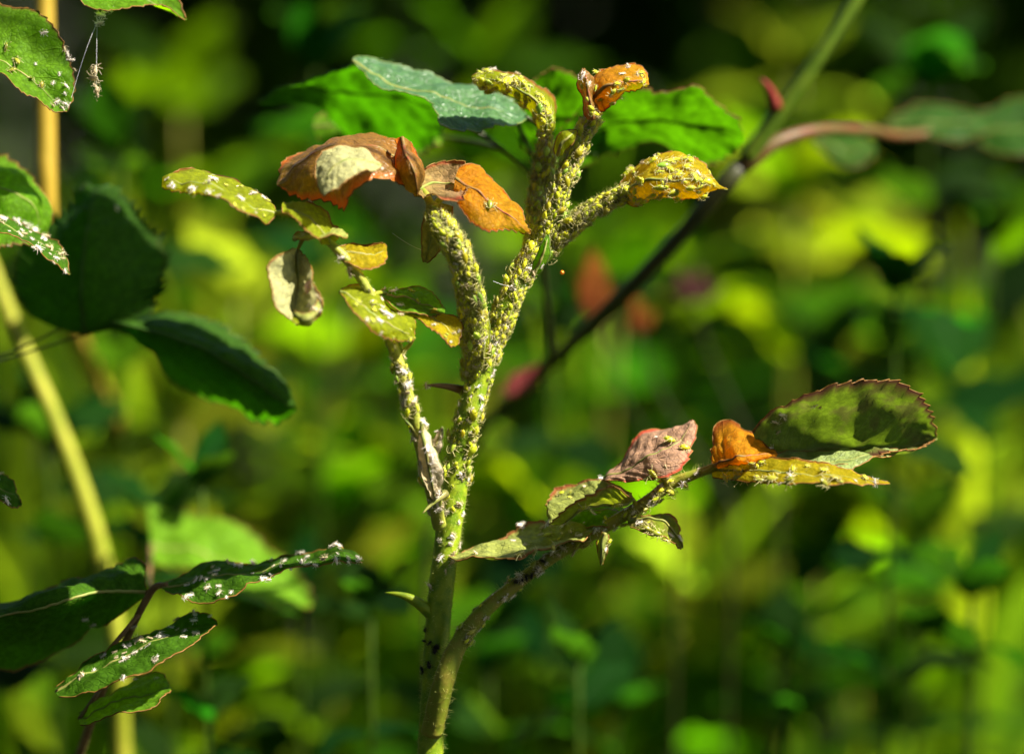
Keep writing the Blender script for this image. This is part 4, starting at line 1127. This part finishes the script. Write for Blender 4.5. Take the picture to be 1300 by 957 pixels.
sprout('blurred orange-red young rose leaf behind the shoot tips', [(752, 400, 170, 4), (775, 470, 175, 4), (860, 620, 190, 5)], 'cane', [(752, 404, 170, 0.05, -1, 92, 'bud_red'), (754, 400, 172, -0.45, -1, 60, 'bud_red'), (756, 410, 168, 0.6, -1, 52, 'bud_red')])
sprout('small blurred orange leaf tip beside the dark cane', [(812, 425, 190, 3), (840, 500, 195, 4), (930, 640, 200, 5)], 'cane', [(812, 425, 190, -0.1, -1, 54, 'bud_red'), (814, 420, 190, 0.5, -0.8, 34, 'bud_red')])
sprout('blurred maroon faded bud among green leaves', [(880, 380, 230, 4), (910, 470, 235, 5), (990, 640, 240, 6)], 'cane', [(880, 380, 230, a, b_, 44, 'bud_maroon') for a, b_ in ((-1, -.4), (-.5, -1), (.3, -1), (1, -.5))])
sprout('blurred pink leaf tip on the dark cane beside the fork', [(640, 500, 125, 4), (620, 540, 128, 5), (540, 680, 130, 6)], 'cane', [(640, 500, 125, 1, -0.72, 64, 'bud_pink')])


# an arching rose cane added out of view, its leaves set to shade chosen spots
def arching():
    e = empty('rose_cane', (-0.36, -0.05, 0.0))
    tag(e, 'added arching rose cane out of view, casting shade on chosen leaves', 'rose cane')
    path = catmull([(-0.36, -0.05, -0.01), (-0.35, -0.05, 0.45), (-0.26, -0.05, 0.74), (-0.10, -0.045, 0.80), (0.02, -0.04, 0.78), (0.10, -0.035, 0.72)], 60)
    mb = MB()
    tube(mb, path, np.linspace(0.004, 0.0015, 60), 10)
    mb.build('stem', [M['cane']], e)
    for (x, y, d), size, t in (((95, 375, 36), 0.036, 0.28), ((370, 112, 40), 0.024, 0.28), ((540, 895, 0), 0.018, 0.27)):
        c = P(x, y, d) + SUN * t
        k = int(np.argmin(np.linalg.norm(path - np.array(c), axis=1)))
        a = Vector(path[k])
        dr = (c - a)
        dr = (dr - SUN * dr.dot(SUN))
        dr = dr.normalized() if dr.length > 1e-3 else SUN.orthogonal().normalized()
        base = c - dr * size * 0.5
        put_leaf(e, LIB['weed_d'][0], base, dr, SUN, size, 'leaflet')
        m2 = MB()
        tube(m2, np.array([a, (a + base) / 2 + Vector((0, 0, 0.006)), base]), [0.0009, 0.0007, 0.0006], 6)
        m2.build('leaf_stalk', [M['cane']], e)


arching()

# ------------------------------------------------------------------ insects
def ellipsoid_rings(mb, prof, seg, m=0, squash=(1.0, 0.85), bottom=0.7, zc=0.26, crumple=0.0, g_=None):
    """prof: list of (y, radius, dz); pear-shaped body along Y, flatter belly"""
    vs, fs = [], []
    for y, r, dz in prof:
        for k in range(seg):
            a = 2 * math.pi * k / seg
            x, z = math.cos(a) * r * squash[0], math.sin(a) * r * squash[1]
            if z < 0:
                z *= bottom
            if crumple:
                q = 1 + g_.normal() * crumple
                x, z = x * q, z * q
            vs.append((x, y, zc + dz + z))
    n = len(prof)
    for i in range(n - 1):
        for k in range(seg):
            k2 = (k + 1) % seg
            fs.append((i * seg + k, (i + 1) * seg + k, (i + 1) * seg + k2, i * seg + k2))
    fs.append(tuple(range(seg)))
    fs.append(tuple((n - 1) * seg + k for k in range(seg - 1, -1, -1)))
    mb.add(vs, fs, m)


def aphid_mesh(name, mats, seed, fat=1.0, legs=1.2, lr=0.026, crumple=0.0, zc=0.26):
    """aphid one unit long, head on +Y, feet at z = 0: pear body with segments, head, eyes, six legs, antennae, cornicles, cauda"""
    g_ = np.random.default_rng(seed)
    mb = MB()
    prof = []
    for i in range(17):
        t = i / 16
        y = -0.5 + t
        r = 0.31 * fat * (math.sin(math.pi * min(1, t * 0.98 + 0.02)) ** 0.62) * (1.12 - 0.5 * t)
        r *= 1 + 0.035 * math.cos(i * math.pi)
        if t > 0.86:
            r = max(r, 0.085 * (1 - (t - 0.86) / 0.14) ** 0.5 + 0.01)
        prof.append((y, max(r, 0.012), -0.06 * t))
    ellipsoid_rings(mb, prof, 12, 0, crumple=crumple, g_=g_, zc=zc)
    # cauda
    tube(mb, [(0, -0.47, zc - 0.02), (0, -0.56, zc), (0, -0.62, zc + 0.02)], [0.05, 0.035, 0.01], 6, 0)
    for s in (-1, 1):
        # cornicles
        tube(mb, [(s * 0.15 * fat, -0.26, zc + 0.14), (s * 0.20, -0.42, zc + 0.2), (s * 0.22, -0.55, zc + 0.22)], [0.03, 0.022, 0.018], 5, 1)
        # antennae
        j = g_.uniform(-0.1, 0.1, 3)
        tube(mb, [(s * 0.05, 0.46, zc), (s * 0.16, 0.56, zc + 0.1 + j[2] * .5), (s * (0.32 + j[0]), 0.38, zc + 0.2), (s * (0.46 + j[1]), 0.0, zc + 0.26)], np.array([1.0, 0.8, 0.65, 0.4]) * lr, 4, 1)
        # eyes
        a = np.linspace(0, 2 * math.pi, 6, endpoint=False)
        c = (s * 0.078, 0.44, zc - 0.03)
        v = [(c[0] + s * 0.02, c[1], c[2])] + [(c[0], c[1] + 0.022 * math.cos(q), c[2] + 0.022 * math.sin(q)) for q in a]
        mb.add(v, [(0, 1 + k, 1 + (k + 1) % 6) for k in range(6)], 2)
        for y0, ya, yb, reach in ((0.30, 0.42, 0.56, 0.42), (0.16, 0.12, 0.10, 0.52), (0.02, -0.2, -0.48, 0.5)):
            jj = g_.uniform(-0.08, 0.08, 4)
            reach *= legs
            tube(mb, [(s * 0.12, y0, zc - 0.08), (s * (reach * 0.62 + jj[0]), ya * 0.6 + y0 * 0.4 + jj[1], zc + 0.10), (s * (reach + jj[2]), yb + jj[3], 0.02), (s * (reach + jj[2] + 0.05), yb + jj[3] * 1.3, 0.0)],
                 np.array([1.5, 1.15, 0.9, 0.7]) * lr, 4, 1)
    return mb.mesh(name, mats)


def shed_mesh(name, mats, seed):
    """empty split skin: shrunken crumpled shell, legs left spread"""
    return aphid_mesh(name, mats, seed, fat=0.62, legs=1.05, lr=0.021, crumple=0.30, zc=0.18)


AM = {
    'yellow': [aphid_mesh('aphid_body', [M['aphid'], M['aphid_leg'], M['eye']], s, f, l) for s, f, l in ((1, 1.0, 1.0), (2, 0.85, 1.1), (3, 1.1, 0.9))],
    'green': [aphid_mesh('aphid_body', [M['aphid_g'], M['aphid_leg'], M['eye']], s, f, l) for s, f, l in ((4, 1.05, 0.95), (5, 0.9, 1.1))],
    'olive': [aphid_mesh('aphid_body', [M['aphid_o'], M['aphid_leg'], M['eye']], s, f, l) for s, f, l in ((6, 1.0, 1.1), (7, 0.85, 1.2))],
    'black': [aphid_mesh('aphid_body', [M['black'], M['black'], M['black']], s, f, l, lr=0.03) for s, f, l in ((8, 1.0, 1.0), (9, 0.8, 1.2))],
    'pink': [aphid_mesh('aphid_body', [M['aphid_pink'], M['aphid_leg'], M['eye']], 10, 1.15, 0.9)],
    'shed': [shed_mesh('skin_shell', [M['shed']] * 3, s) for s in (21, 22, 23, 24)],
    'shed_y': [shed_mesh('skin_shell', [M['shed_y']] * 3, s) for s in (25, 26)],
}
bpy.context.view_layer.update()
bv, bp = [], []
for o in HERO:
    mw = o.matrix_world
    off = len(bv)
    bv.extend(mw @ v.co for v in o.data.vertices)
    bp.extend([tuple(i + off for i in p.vertices) for p in o.data.polygons])
TREE = BVHTree.FromPolygons(bv, bp)
ir = random.Random(21)
COUNT = {}


def seat(mesh, name, pos, normal, heading, size, label, cat, group, tilt=0.25):
    """stand an insect on a surface point"""
    z = (Vector(normal) + Vector((ir.gauss(0, tilt), ir.gauss(0, tilt), ir.gauss(0, tilt)))).normalized()
    y = Vector(heading) - z * Vector(heading).dot(z)
    y = y.normalized() if y.length > 1e-4 else z.orthogonal().normalized()
    x = y.cross(z)
    m = Matrix((x, y, z)).transposed().to_4x4()
    o = bpy.data.objects.new(name, mesh)
    o.matrix_world = Matrix.Translation(Vector(pos)) @ m @ Matrix.Diagonal((size * ir.uniform(0.8, 1.15), size, size * ir.uniform(0.85, 1.1), 1.0))
    col.objects.link(o)
    tag(o, label, cat, group)
    COUNT[name] = COUNT.get(name, 0) + 1
    return o


TAKEN = []
NYMPH = []      # (pos, normal, heading, size) of the tiny ones
BITS = []       # the same for crumbs of shed skin


def free(p, d):
    for q in TAKEN:
        if (q - p).length < d:
            return False
    TAKEN.append(p)
    return True


def colony(key, t0, t1, n, kinds, size, label, group, facing=(-1.9, 1.9), spread=0.5, density=0.45, nymphs=0, name='aphid', head=1, cat='aphid', store=None):
    """insects feeding along a stem between fractions t0..t1, on the side towards the camera and round its flanks"""
    p, r = STEMS[key]
    T, N, B = frames(p)
    k = len(p) - 1
    made, tries = 0, 0
    while made < n and tries < n * 40:
        tries += 1
        f = ir.uniform(t0, t1) * k
        i = int(f)
        i = min(i, k - 1)
        c = Vector(p[i] * (1 - (f - i)) + p[i + 1] * (f - i))
        tv = Vector(T[i])
        toc = (CAM - c)
        toc = (toc - tv * toc.dot(tv)).normalized()
        side = tv.cross(toc)
        a = ir.uniform(*facing)
        out = toc * math.cos(a) + side * math.sin(a)
        rad = r[i] * (1 - (f - i)) + r[i + 1] * (f - i)
        pos = c + out * rad
        small = made >= n - nymphs
        s = ir.uniform(*size) * (ir.uniform(0.4, 0.85) if small else 1.0)
        if not free(pos, s * density):
            continue
        h = (tv * head + side * ir.gauss(0, spread)).normalized()
        if small:
            (NYMPH if store is None else store).append((pos, out, h, s))
        else:
            seat(ir.choice(AM[ir.choice(kinds)]), name, pos, out, h, s, label, cat, group)
        made += 1


def ray(x, y):
    d = (P(x, y, 0) - CAM).normalized()
    hit = TREE.ray_cast(CAM, d)
    return hit[0], hit[1], d


def at_pixels(spots, kinds, size, name, label, cat, group, jitter=3.0, dirs=None, tilt=0.5, snap=True):
    """insects on whatever plant surface lies at those photo points"""
    for x, y in spots:
        for tr in range(12):
            pos, nor, d = ray(x + ir.gauss(0, jitter) * (1 + tr * 0.3), y + ir.gauss(0, jitter) * (1 + tr * 0.3))
            if pos is not None and (pos - P(x, y, 0)).length < 0.05:
                break
        else:
            pos, nor, _i, _d = TREE.find_nearest(P(x, y, -4))
            d = (pos - CAM).normalized()
        if nor.dot(d) > 0:
            nor = -nor
        h = Vector((ir.gauss(0, 1), ir.gauss(0, 0.3), ir.gauss(0, 1))) if dirs is None else RIGHT * dirs[0] - UP * dirs[1] + Vector((ir.gauss(0, .2), 0, ir.gauss(0, .2)))
        seat(ir.choice(AM[ir.choice(kinds)]), name, pos, nor, h, ir.uniform(*size), label, cat, group, tilt)


YG = ['yellow', 'yellow', 'yellow', 'green']
mm = 0.001
# crowded shoots (stems run tip -> base, so fraction 0 is the tip)
colony('thick', 0.06, 0.98, 256, YG, (1.0 * mm, 2.3 * mm), 'yellow-green aphid packed on the thick shoot below the cup-shaped leaf', 'aphids on the thick shoot', nymphs=202, density=0.30)
colony('main', 0.02, 0.20, 212, YG, (1.0 * mm, 2.3 * mm), 'yellow-green aphid on the middle shoot below the orange bud leaf', 'aphids on the middle shoot', nymphs=170, density=0.30)
colony('main', 0.20, 0.375, 244, ['yellow', 'yellow', 'green', 'olive'], (0.9 * mm, 2.2 * mm), 'green aphid crowded where the upper shoots join the main stem', 'aphids at the fork of the stem', nymphs=200, density=0.30)
colony('hook', 0.05, 0.98, 140, ['yellow', 'olive', 'green'], (1.5 * mm, 2.2 * mm), 'olive-green aphid on the shoot carrying the hooked leaf', 'aphids on the hooked shoot', nymphs=110, density=0.30)
colony('lateral', 0.08, 0.95, 136, ['olive', 'olive', 'yellow'], (1.5 * mm, 2.2 * mm), 'dusky aphid on the side shoot leading to the pointed curled leaf', 'aphids on the side shoot', nymphs=110, density=0.30)
colony('rachis', 0.05, 0.62, 26, YG, (1.0 * mm, 1.8 * mm), 'small yellow aphid on the thin left leaf stalk', 'aphids on the left leaf stalk', nymphs=12, density=0.6, head=-1)
colony('right', 0.22, 0.80, 26, ['olive'], (1.2 * mm, 2.0 * mm), 'shaded olive aphid clinging to the long right leaf stalk', 'aphids on the right leaf stalk', nymphs=12, density=0.6, facing=(-2.6, 2.6))
colony('main', 0.36, 0.56, 46, YG, (0.9 * mm, 1.9 * mm), 'small aphid on the bare green stem between fork and pale thorn', 'aphids on the bare stem', nymphs=34, density=0.8)
# leaves
hook = [(690, 160), (684, 142), (678, 150), (668, 128), (655, 118), (640, 112), (625, 106), (650, 103), (672, 112), (688, 128), (615, 103), (695, 150), (660, 110), (634, 116)]
at_pixels(hook, YG, (1.5 * mm, 2.3 * mm), 'aphid', 'yellow aphid on the hooked young leaf', 'aphid', 'aphids on the hooked leaf', dirs=(0.3, 1))
at_pixels([(800, 240), (815, 225), (822, 245), (835, 235), (850, 242), (862, 225), (872, 238), (885, 240), (845, 215), (828, 212), (868, 212), (895, 238), (808, 250), (840, 250)], YG, (1.5 * mm, 2.3 * mm), 'aphid', 'yellow-green aphid on the pointed curled leaf', 'aphid', 'aphids on the pointed curled leaf', dirs=(-1, 0.2))
at_pixels([(790, 112), (775, 118), (765, 130), (800, 106), (760, 142)], YG, (1.3 * mm, 2.0 * mm), 'aphid', 'yellow aphid under the orange bud leaf', 'aphid', 'aphids under the orange bud leaf')
at_pixels([(832, 605), (850, 560), (870, 570), (838, 612), (818, 612), (745, 640), (925, 607), (868, 612), (780, 640)], ['yellow'], (1.5 * mm, 2.2 * mm), 'aphid', 'bright yellow aphid on the pink and green right-hand leaflets', 'aphid', 'aphids on the pink leaflet', dirs=(1, 0.2))
at_pixels([(960, 608), (985, 612), (1010, 612), (1040, 612), (1060, 612), (940, 606), (860, 640), (820, 672), (700, 695), (660, 704), (680, 700), (838, 676), (848, 684)], ['olive'], (1.4 * mm, 2.3 * mm), 'aphid', 'dusky aphid hanging under a leaflet of the right leaf', 'aphid', 'aphids under the right leaflets', dirs=(1, 0.3), tilt=0.9)
def scatter(box, n, size, store=None, far=0.003):
    for _ in range(n * 6):
        if n <= 0:
            break
        x, y = ir.uniform(box[0], box[2]), ir.uniform(box[1], box[3])
        pos, nor, d = ray(x, y)
        if pos is None or (pos - CAM).dot(FWD) - D > far or (pos - CAM).dot(FWD) - D < -0.03:
            continue
        if nor.dot(d) > 0:
            nor = -nor
        (NYMPH if store is None else store).append((pos, nor, Vector((ir.gauss(0, 1), 0, ir.gauss(0, 1))), ir.uniform(*size)))
        n -= 1


scatter((603, 85, 705, 175), 46, (0.7 * mm, 1.8 * mm))
scatter((785, 195, 915, 255), 46, (0.7 * mm, 1.8 * mm))
scatter((738, 85, 822, 150), 14, (0.6 * mm, 1.4 * mm))
scatter((900, 585, 1120, 615), 16, (0.6 * mm, 1.5 * mm))
scatter((430, 360, 585, 440), 16, (0.5 * mm, 1.2 * mm))
scatter((690, 610, 880, 700), 18, (0.5 * mm, 1.4 * mm))
scatter((205, 218, 350, 285), 10, (0.5 * mm, 1.2 * mm))
for bx, n in (((230, 690, 458, 760), 24), ((90, 780, 275, 868), 20), ((0, 270, 88, 345), 16), ((40, 40, 95, 140), 5), ((205, 218, 350, 285), 14), ((570, 660, 880, 700), 16), ((430, 360, 585, 440), 12)):
    scatter(bx, n, (0.4 * mm, 1.3 * mm), BITS, 0.012)
# single ones on the lower stem
BARE = ('plump aphid, larger than its neighbours, on the bare green stem', 'larger aphids on the bare stem')
for x, y, k, lb, gp in ((601, 527, 'yellow', *BARE), (600, 548, 'yellow', *BARE), (597, 571, 'yellow', *BARE), (591, 598, 'green', *BARE), (577, 570, 'green', *BARE), (566, 602, 'yellow', *BARE), (573, 552, 'yellow', *BARE),
                        (716, 347, 'green', 'leaf-green aphid sticking out beside the amber drop', None), (620, 447, 'green', 'round green aphid standing out on the shaded fork', None), (396, 368, 'pink', 'pinkish swollen aphid at the rim of the pale curled leaf', None),
                        (622, 262, 'olive', 'dark aphid showing on the orange drooping leaf', None)):
    at_pixels([(x, y)], [k], (2.0 * mm, 2.5 * mm), 'aphid', lb, 'aphid', gp, jitter=0.5, dirs=(-0.3, 1), tilt=0.2)
# black ones
at_pixels([(536, 800), (541, 812), (533, 822), (545, 845), (556, 820), (533, 850), (552, 826)], ['black'], (0.9 * mm, 1.4 * mm), 'black_aphid', 'tiny black aphid on the shaded base of the green stem', 'aphid', 'black aphids at the stem base', jitter=1)
at_pixels([(656, 738), (662, 737), (668, 734), (674, 729), (682, 724), (690, 712)], ['black'], (0.9 * mm, 1.3 * mm), 'black_aphid', 'tiny black aphid in a row on the long right stalk', 'aphid', 'black aphids on the right stalk', jitter=1)
at_pixels([(10, 62), (22, 78), (14, 92), (38, 102), (50, 108)], ['olive'], (1.2 * mm, 1.9 * mm), 'aphid', 'dark spot-like aphid on the backlit spotted leaf', 'aphid', 'aphids on the spotted leaf', jitter=1)

# white shed skins
def skins(spots, label, group, size=(0.7 * mm, 1.7 * mm), kinds=('shed', 'shed', 'shed_y'), jitter=3.0):
    at_pixels(spots, list(kinds), size, 'shed_skin', label, 'insect skin', group, jitter=jitter, tilt=0.7)


def line(a, b, n, j=4):
    return [(a[0] + (b[0] - a[0]) * i / max(1, n - 1) + ir.gauss(0, j), a[1] + (b[1] - a[1]) * i / max(1, n - 1) + ir.gauss(0, j)) for i in range(n)]


skins([(628, 90), (640, 86), (654, 92), (648, 98), (690, 170), (696, 178), (700, 182), (688, 180), (660, 96)], 'white shed skin on the hooked leaf and its neck', 'shed skins on the hooked leaf')
skins([(738, 98), (742, 108), (795, 86), (803, 88), (808, 92), (790, 90), (790, 122), (745, 190), (752, 195), (748, 200)], 'white shed skin on the orange bud leaf and the shoot under it', 'shed skins on the orange bud')
skins([(820, 208), (828, 202), (862, 210), (888, 222), (842, 232), (858, 226)], 'white shed skin on the pointed curled leaf', 'shed skins on the pointed leaf')
skins([(708, 300), (716, 298), (712, 308), (672, 345), (680, 352), (690, 348), (655, 366), (652, 370), (680, 362), (676, 345), (620, 362), (624, 372), (622, 384), (615, 356), (676, 288)], 'white shed skin tangled among aphids at the fork', 'shed skins at the fork')
skins([(618, 425), (625, 432), (606, 494), (611, 499), (602, 503), (573, 541), (578, 545), (620, 440), (640, 415), (632, 420), (628, 452)], 'white shed skin on the main stem below the fork', 'shed skins on the main stem')
skins(line((520, 480), (545, 530), 9, 4) + line((536, 545), (552, 620), 10, 4) + [(505, 465), (512, 470), (541, 522), (556, 548), (540, 650), (525, 560), (528, 595), (526, 605)], 'pale shed skin on the thin left leaf stalk and its dry stipule', 'shed skins on the left stalk')
skins([(570, 712), (573, 696), (560, 706), (565, 724), (548, 742), (600, 698)], 'white shed skin where the narrow leaflet tip touches the stem', 'shed skins at the narrow leaflet')
skins([(258, 232), (262, 240), (266, 228), (268, 252), (212, 236), (320, 246), (326, 250), (264, 262)], 'white shed skin on the yellowish far-left leaflet', 'shed skins on the far-left leaflet')
skins([(388, 372), (395, 385), (408, 375), (415, 382), (420, 392), (428, 398), (402, 392), (425, 345), (432, 352), (445, 345), (488, 395), (496, 398), (505, 400), (485, 388), (395, 260), (565, 445)], 'pale shed skin on the left leaflets round the pale curled one', 'shed skins on the left leaflets')
skins([(690, 665), (698, 663), (705, 666), (650, 668), (660, 665), (668, 690), (735, 612), (760, 600), (750, 648), (845, 600), (846, 605), (840, 552), (836, 575), (720, 664)], 'white shed skin on the pinkish right leaflets', 'shed skins on the pinkish leaflets')
skins([(985, 530), (992, 535), (990, 545), (1032, 515), (1038, 512), (995, 528), (978, 575), (995, 605), (990, 612), (1090, 602), (1105, 606)], 'white shed skin on the large purple-green end leaflet', 'shed skins on the large end leaflet')
skins([(92, 68), (98, 74), (88, 80), (95, 62), (82, 132), (86, 120), (78, 140), (70, 132), (88, 110)], 'white shed skin at the tip of the backlit spotted leaf', 'shed skins on the spotted leaf')
skins(line((10, 280), (60, 310), 9, 4) + line((60, 312), (86, 338), 5, 3) + [(35, 288), (42, 290), (5, 600), (2, 606), (8, 636), (150, 265)], 'white shed skin on the narrow serrated leaf at the edge', 'shed skins on the narrow edge leaf')
skins(line((275, 718), (390, 705), 9, 3) + line((380, 722), (440, 710), 7, 3) + [(430, 692), (437, 690), (425, 694), (245, 688), (252, 690), (236, 742), (250, 742), (340, 735), (350, 745), (190, 742)], 'white shed skin on the narrow leaf over the bright one', 'shed skins on the narrow leaf')
skins(line((140, 838), (185, 815), 9, 4) + line((185, 820), (240, 790), 8, 4) + [(238, 780), (228, 790), (250, 785), (95, 860), (110, 850)], 'white shed skin on the lowest toothed leaf', 'shed skins on the lowest leaf')

for key, t0, t1, n, lb, gp in (('thick', 0.1, 0.95, 12, 'pale shed skin among the aphids of the thick shoot', 'shed skins on the thick shoot'), ('main', 0.03, 0.36, 22, 'pale shed skin among the aphids of the middle shoot and fork', 'shed skins on the middle shoot'),
                              ('hook', 0.1, 0.9, 8, 'pale shed skin among the aphids of the hooked shoot', 'shed skins on the hooked shoot'), ('lateral', 0.1, 0.9, 8, 'pale shed skin among the aphids of the side shoot', 'shed skins on the side shoot'),
                              ('rachis', 0.02, 0.55, 14, 'straw-coloured shed skin along the thin left stalk', 'straw skins on the left stalk'), ('right', 0.25, 0.8, 16, 'straw-coloured shed skin along the long right stalk', 'straw skins on the right stalk'), ('main', 0.36, 0.62, 10, 'small pale shed skin on the bare lower stem', 'shed skins on the lower stem')):
    colony(key, t0, t1, n, ['shed_y', 'shed_y', 'shed'], (0.7 * mm, 1.6 * mm), lb, gp, spread=2.0, density=0.1, name='shed_skin', cat='insect skin', facing=(-1.7, 1.7))

for key, t0, t1, n in (('thick', 0.03, 0.98, 20), ('main', 0.02, 0.37, 44), ('hook', 0.05, 0.95, 14), ('lateral', 0.05, 0.95, 12), ('rachis', 0.05, 0.7, 46), ('right', 0.2, 0.85, 40), ('main', 0.37, 0.62, 26)):
    colony(key, t0, t1, n, ['shed'], (0.7 * mm, 1.7 * mm), '', '', spread=2.0, density=0.05, nymphs=n, facing=(-1.8, 1.8), store=BITS)

# skins caught on silk threads
def thread(a, b, sag, label):
    p, q = np.array(P(*a)), np.array(P(*b))
    t = np.linspace(0, 1, 16)[:, None]
    pts = p * (1 - t) + q * t - np.array([[0, 0, 1.0]]) * np.sin(t * math.pi) * sag * 0.001
    mb = MB()
    tube(mb, pts, 0.000025, 4)
    o = mb.build('silk_thread', [M['silk']])
    tag(o, label, 'thread')
    return pts


th = thread((150, -10, 3), (86, 141, -3), -3.0, 'fine silk thread hanging beside the spotted leaf')
for x, y in ((130, 18), (126, 28), (136, 12), (122, 90), (120, 98), (121, 112), (125, 118)):
    seat(ir.choice(AM['shed' if y < 60 else 'shed_y']), 'shed_skin', P(x, y, 0), (ir.gauss(0, 1), -1, ir.gauss(0, 1)), (ir.gauss(0, 1), 0, ir.gauss(0, 1)), ir.uniform(1.3, 2.0) * mm, 'pale shed skin dangling on silk beside the spotted leaf', 'insect skin', 'skins dangling on silk')
thread((124, -40, 1), (122, 120, 0), 0.0, 'fine vertical silk thread carrying dangling skins')
thread((626, 357, -6), (668, 362, -6), 0.5, 'fine silk thread spanning the fork between the shoots')
thread((498, 296, -8), (560, 322, -6), 0.8, 'fine silk thread from the yellow leaflet to the thick shoot')
pos, nor, d = ray(700, 330)
dp = P(714, 346, -4)
mb = MB()
ellipsoid_rings(mb, [(-0.0004 + 0.0008 * i / 8, 0.0004 * math.sin(math.pi * (0.04 + 0.92 * i / 8)), 0) for i in range(9)], 10, 0, (1, 1), 1.0, 0)
o = mb.build('amber_drop', [M['orange_drop']])
o.location = dp
tag(o, 'tiny glowing amber drop beside a leaf-green aphid', 'drop')

# the tiniest nymphs, too many to tell apart
def mass(items, sources):
    mb = MB()
    for q, (pos, out, h, s) in enumerate(items):
        z = Vector(out).normalized()
        y = (Vector(h) - z * Vector(h).dot(z)).normalized()
        x = y.cross(z)
        src = sources[q % len(sources)]
        off = len(mb.v)
        mb.v.extend([tuple(pos + (x * v.co.x + y * v.co.y + z * v.co.z) * s) for v in src.vertices])
        mb.uv.extend([(0.5, 0.5)] * len(src.vertices))
        for p_ in src.polygons:
            mb.f.append(tuple(i_ + off for i_ in p_.vertices))
            mb.m.append(p_.material_index)
    return mb


M['nymph'] = skin_mat('aphid_nymph', (0.32, 0.40, 0.010), (0.62, 0.60, 0.03), rough=0.35, nscale=350, trans=0.3)
o = mass(NYMPH, AM['yellow']).build('aphid_nymphs', [M['nymph'], M['aphid_leg'], M['eye']])
tag(o, 'scattering of tiny pale aphid nymphs between the larger ones', 'aphids', kind='stuff')
M['crumbs'] = skin_mat('shed_skin_crumbs', (0.66, 0.58, 0.44), (0.88, 0.84, 0.78), rough=0.4, nscale=500, trans=0.45)
o = mass(BITS, AM['shed']).build('shed_skin_crumbs', [M['crumbs']] * 3)
tag(o, 'pale crumbs of shed skin caught between the aphids', 'insect skins', kind='stuff')
print('INSECTS', COUNT, len(NYMPH))
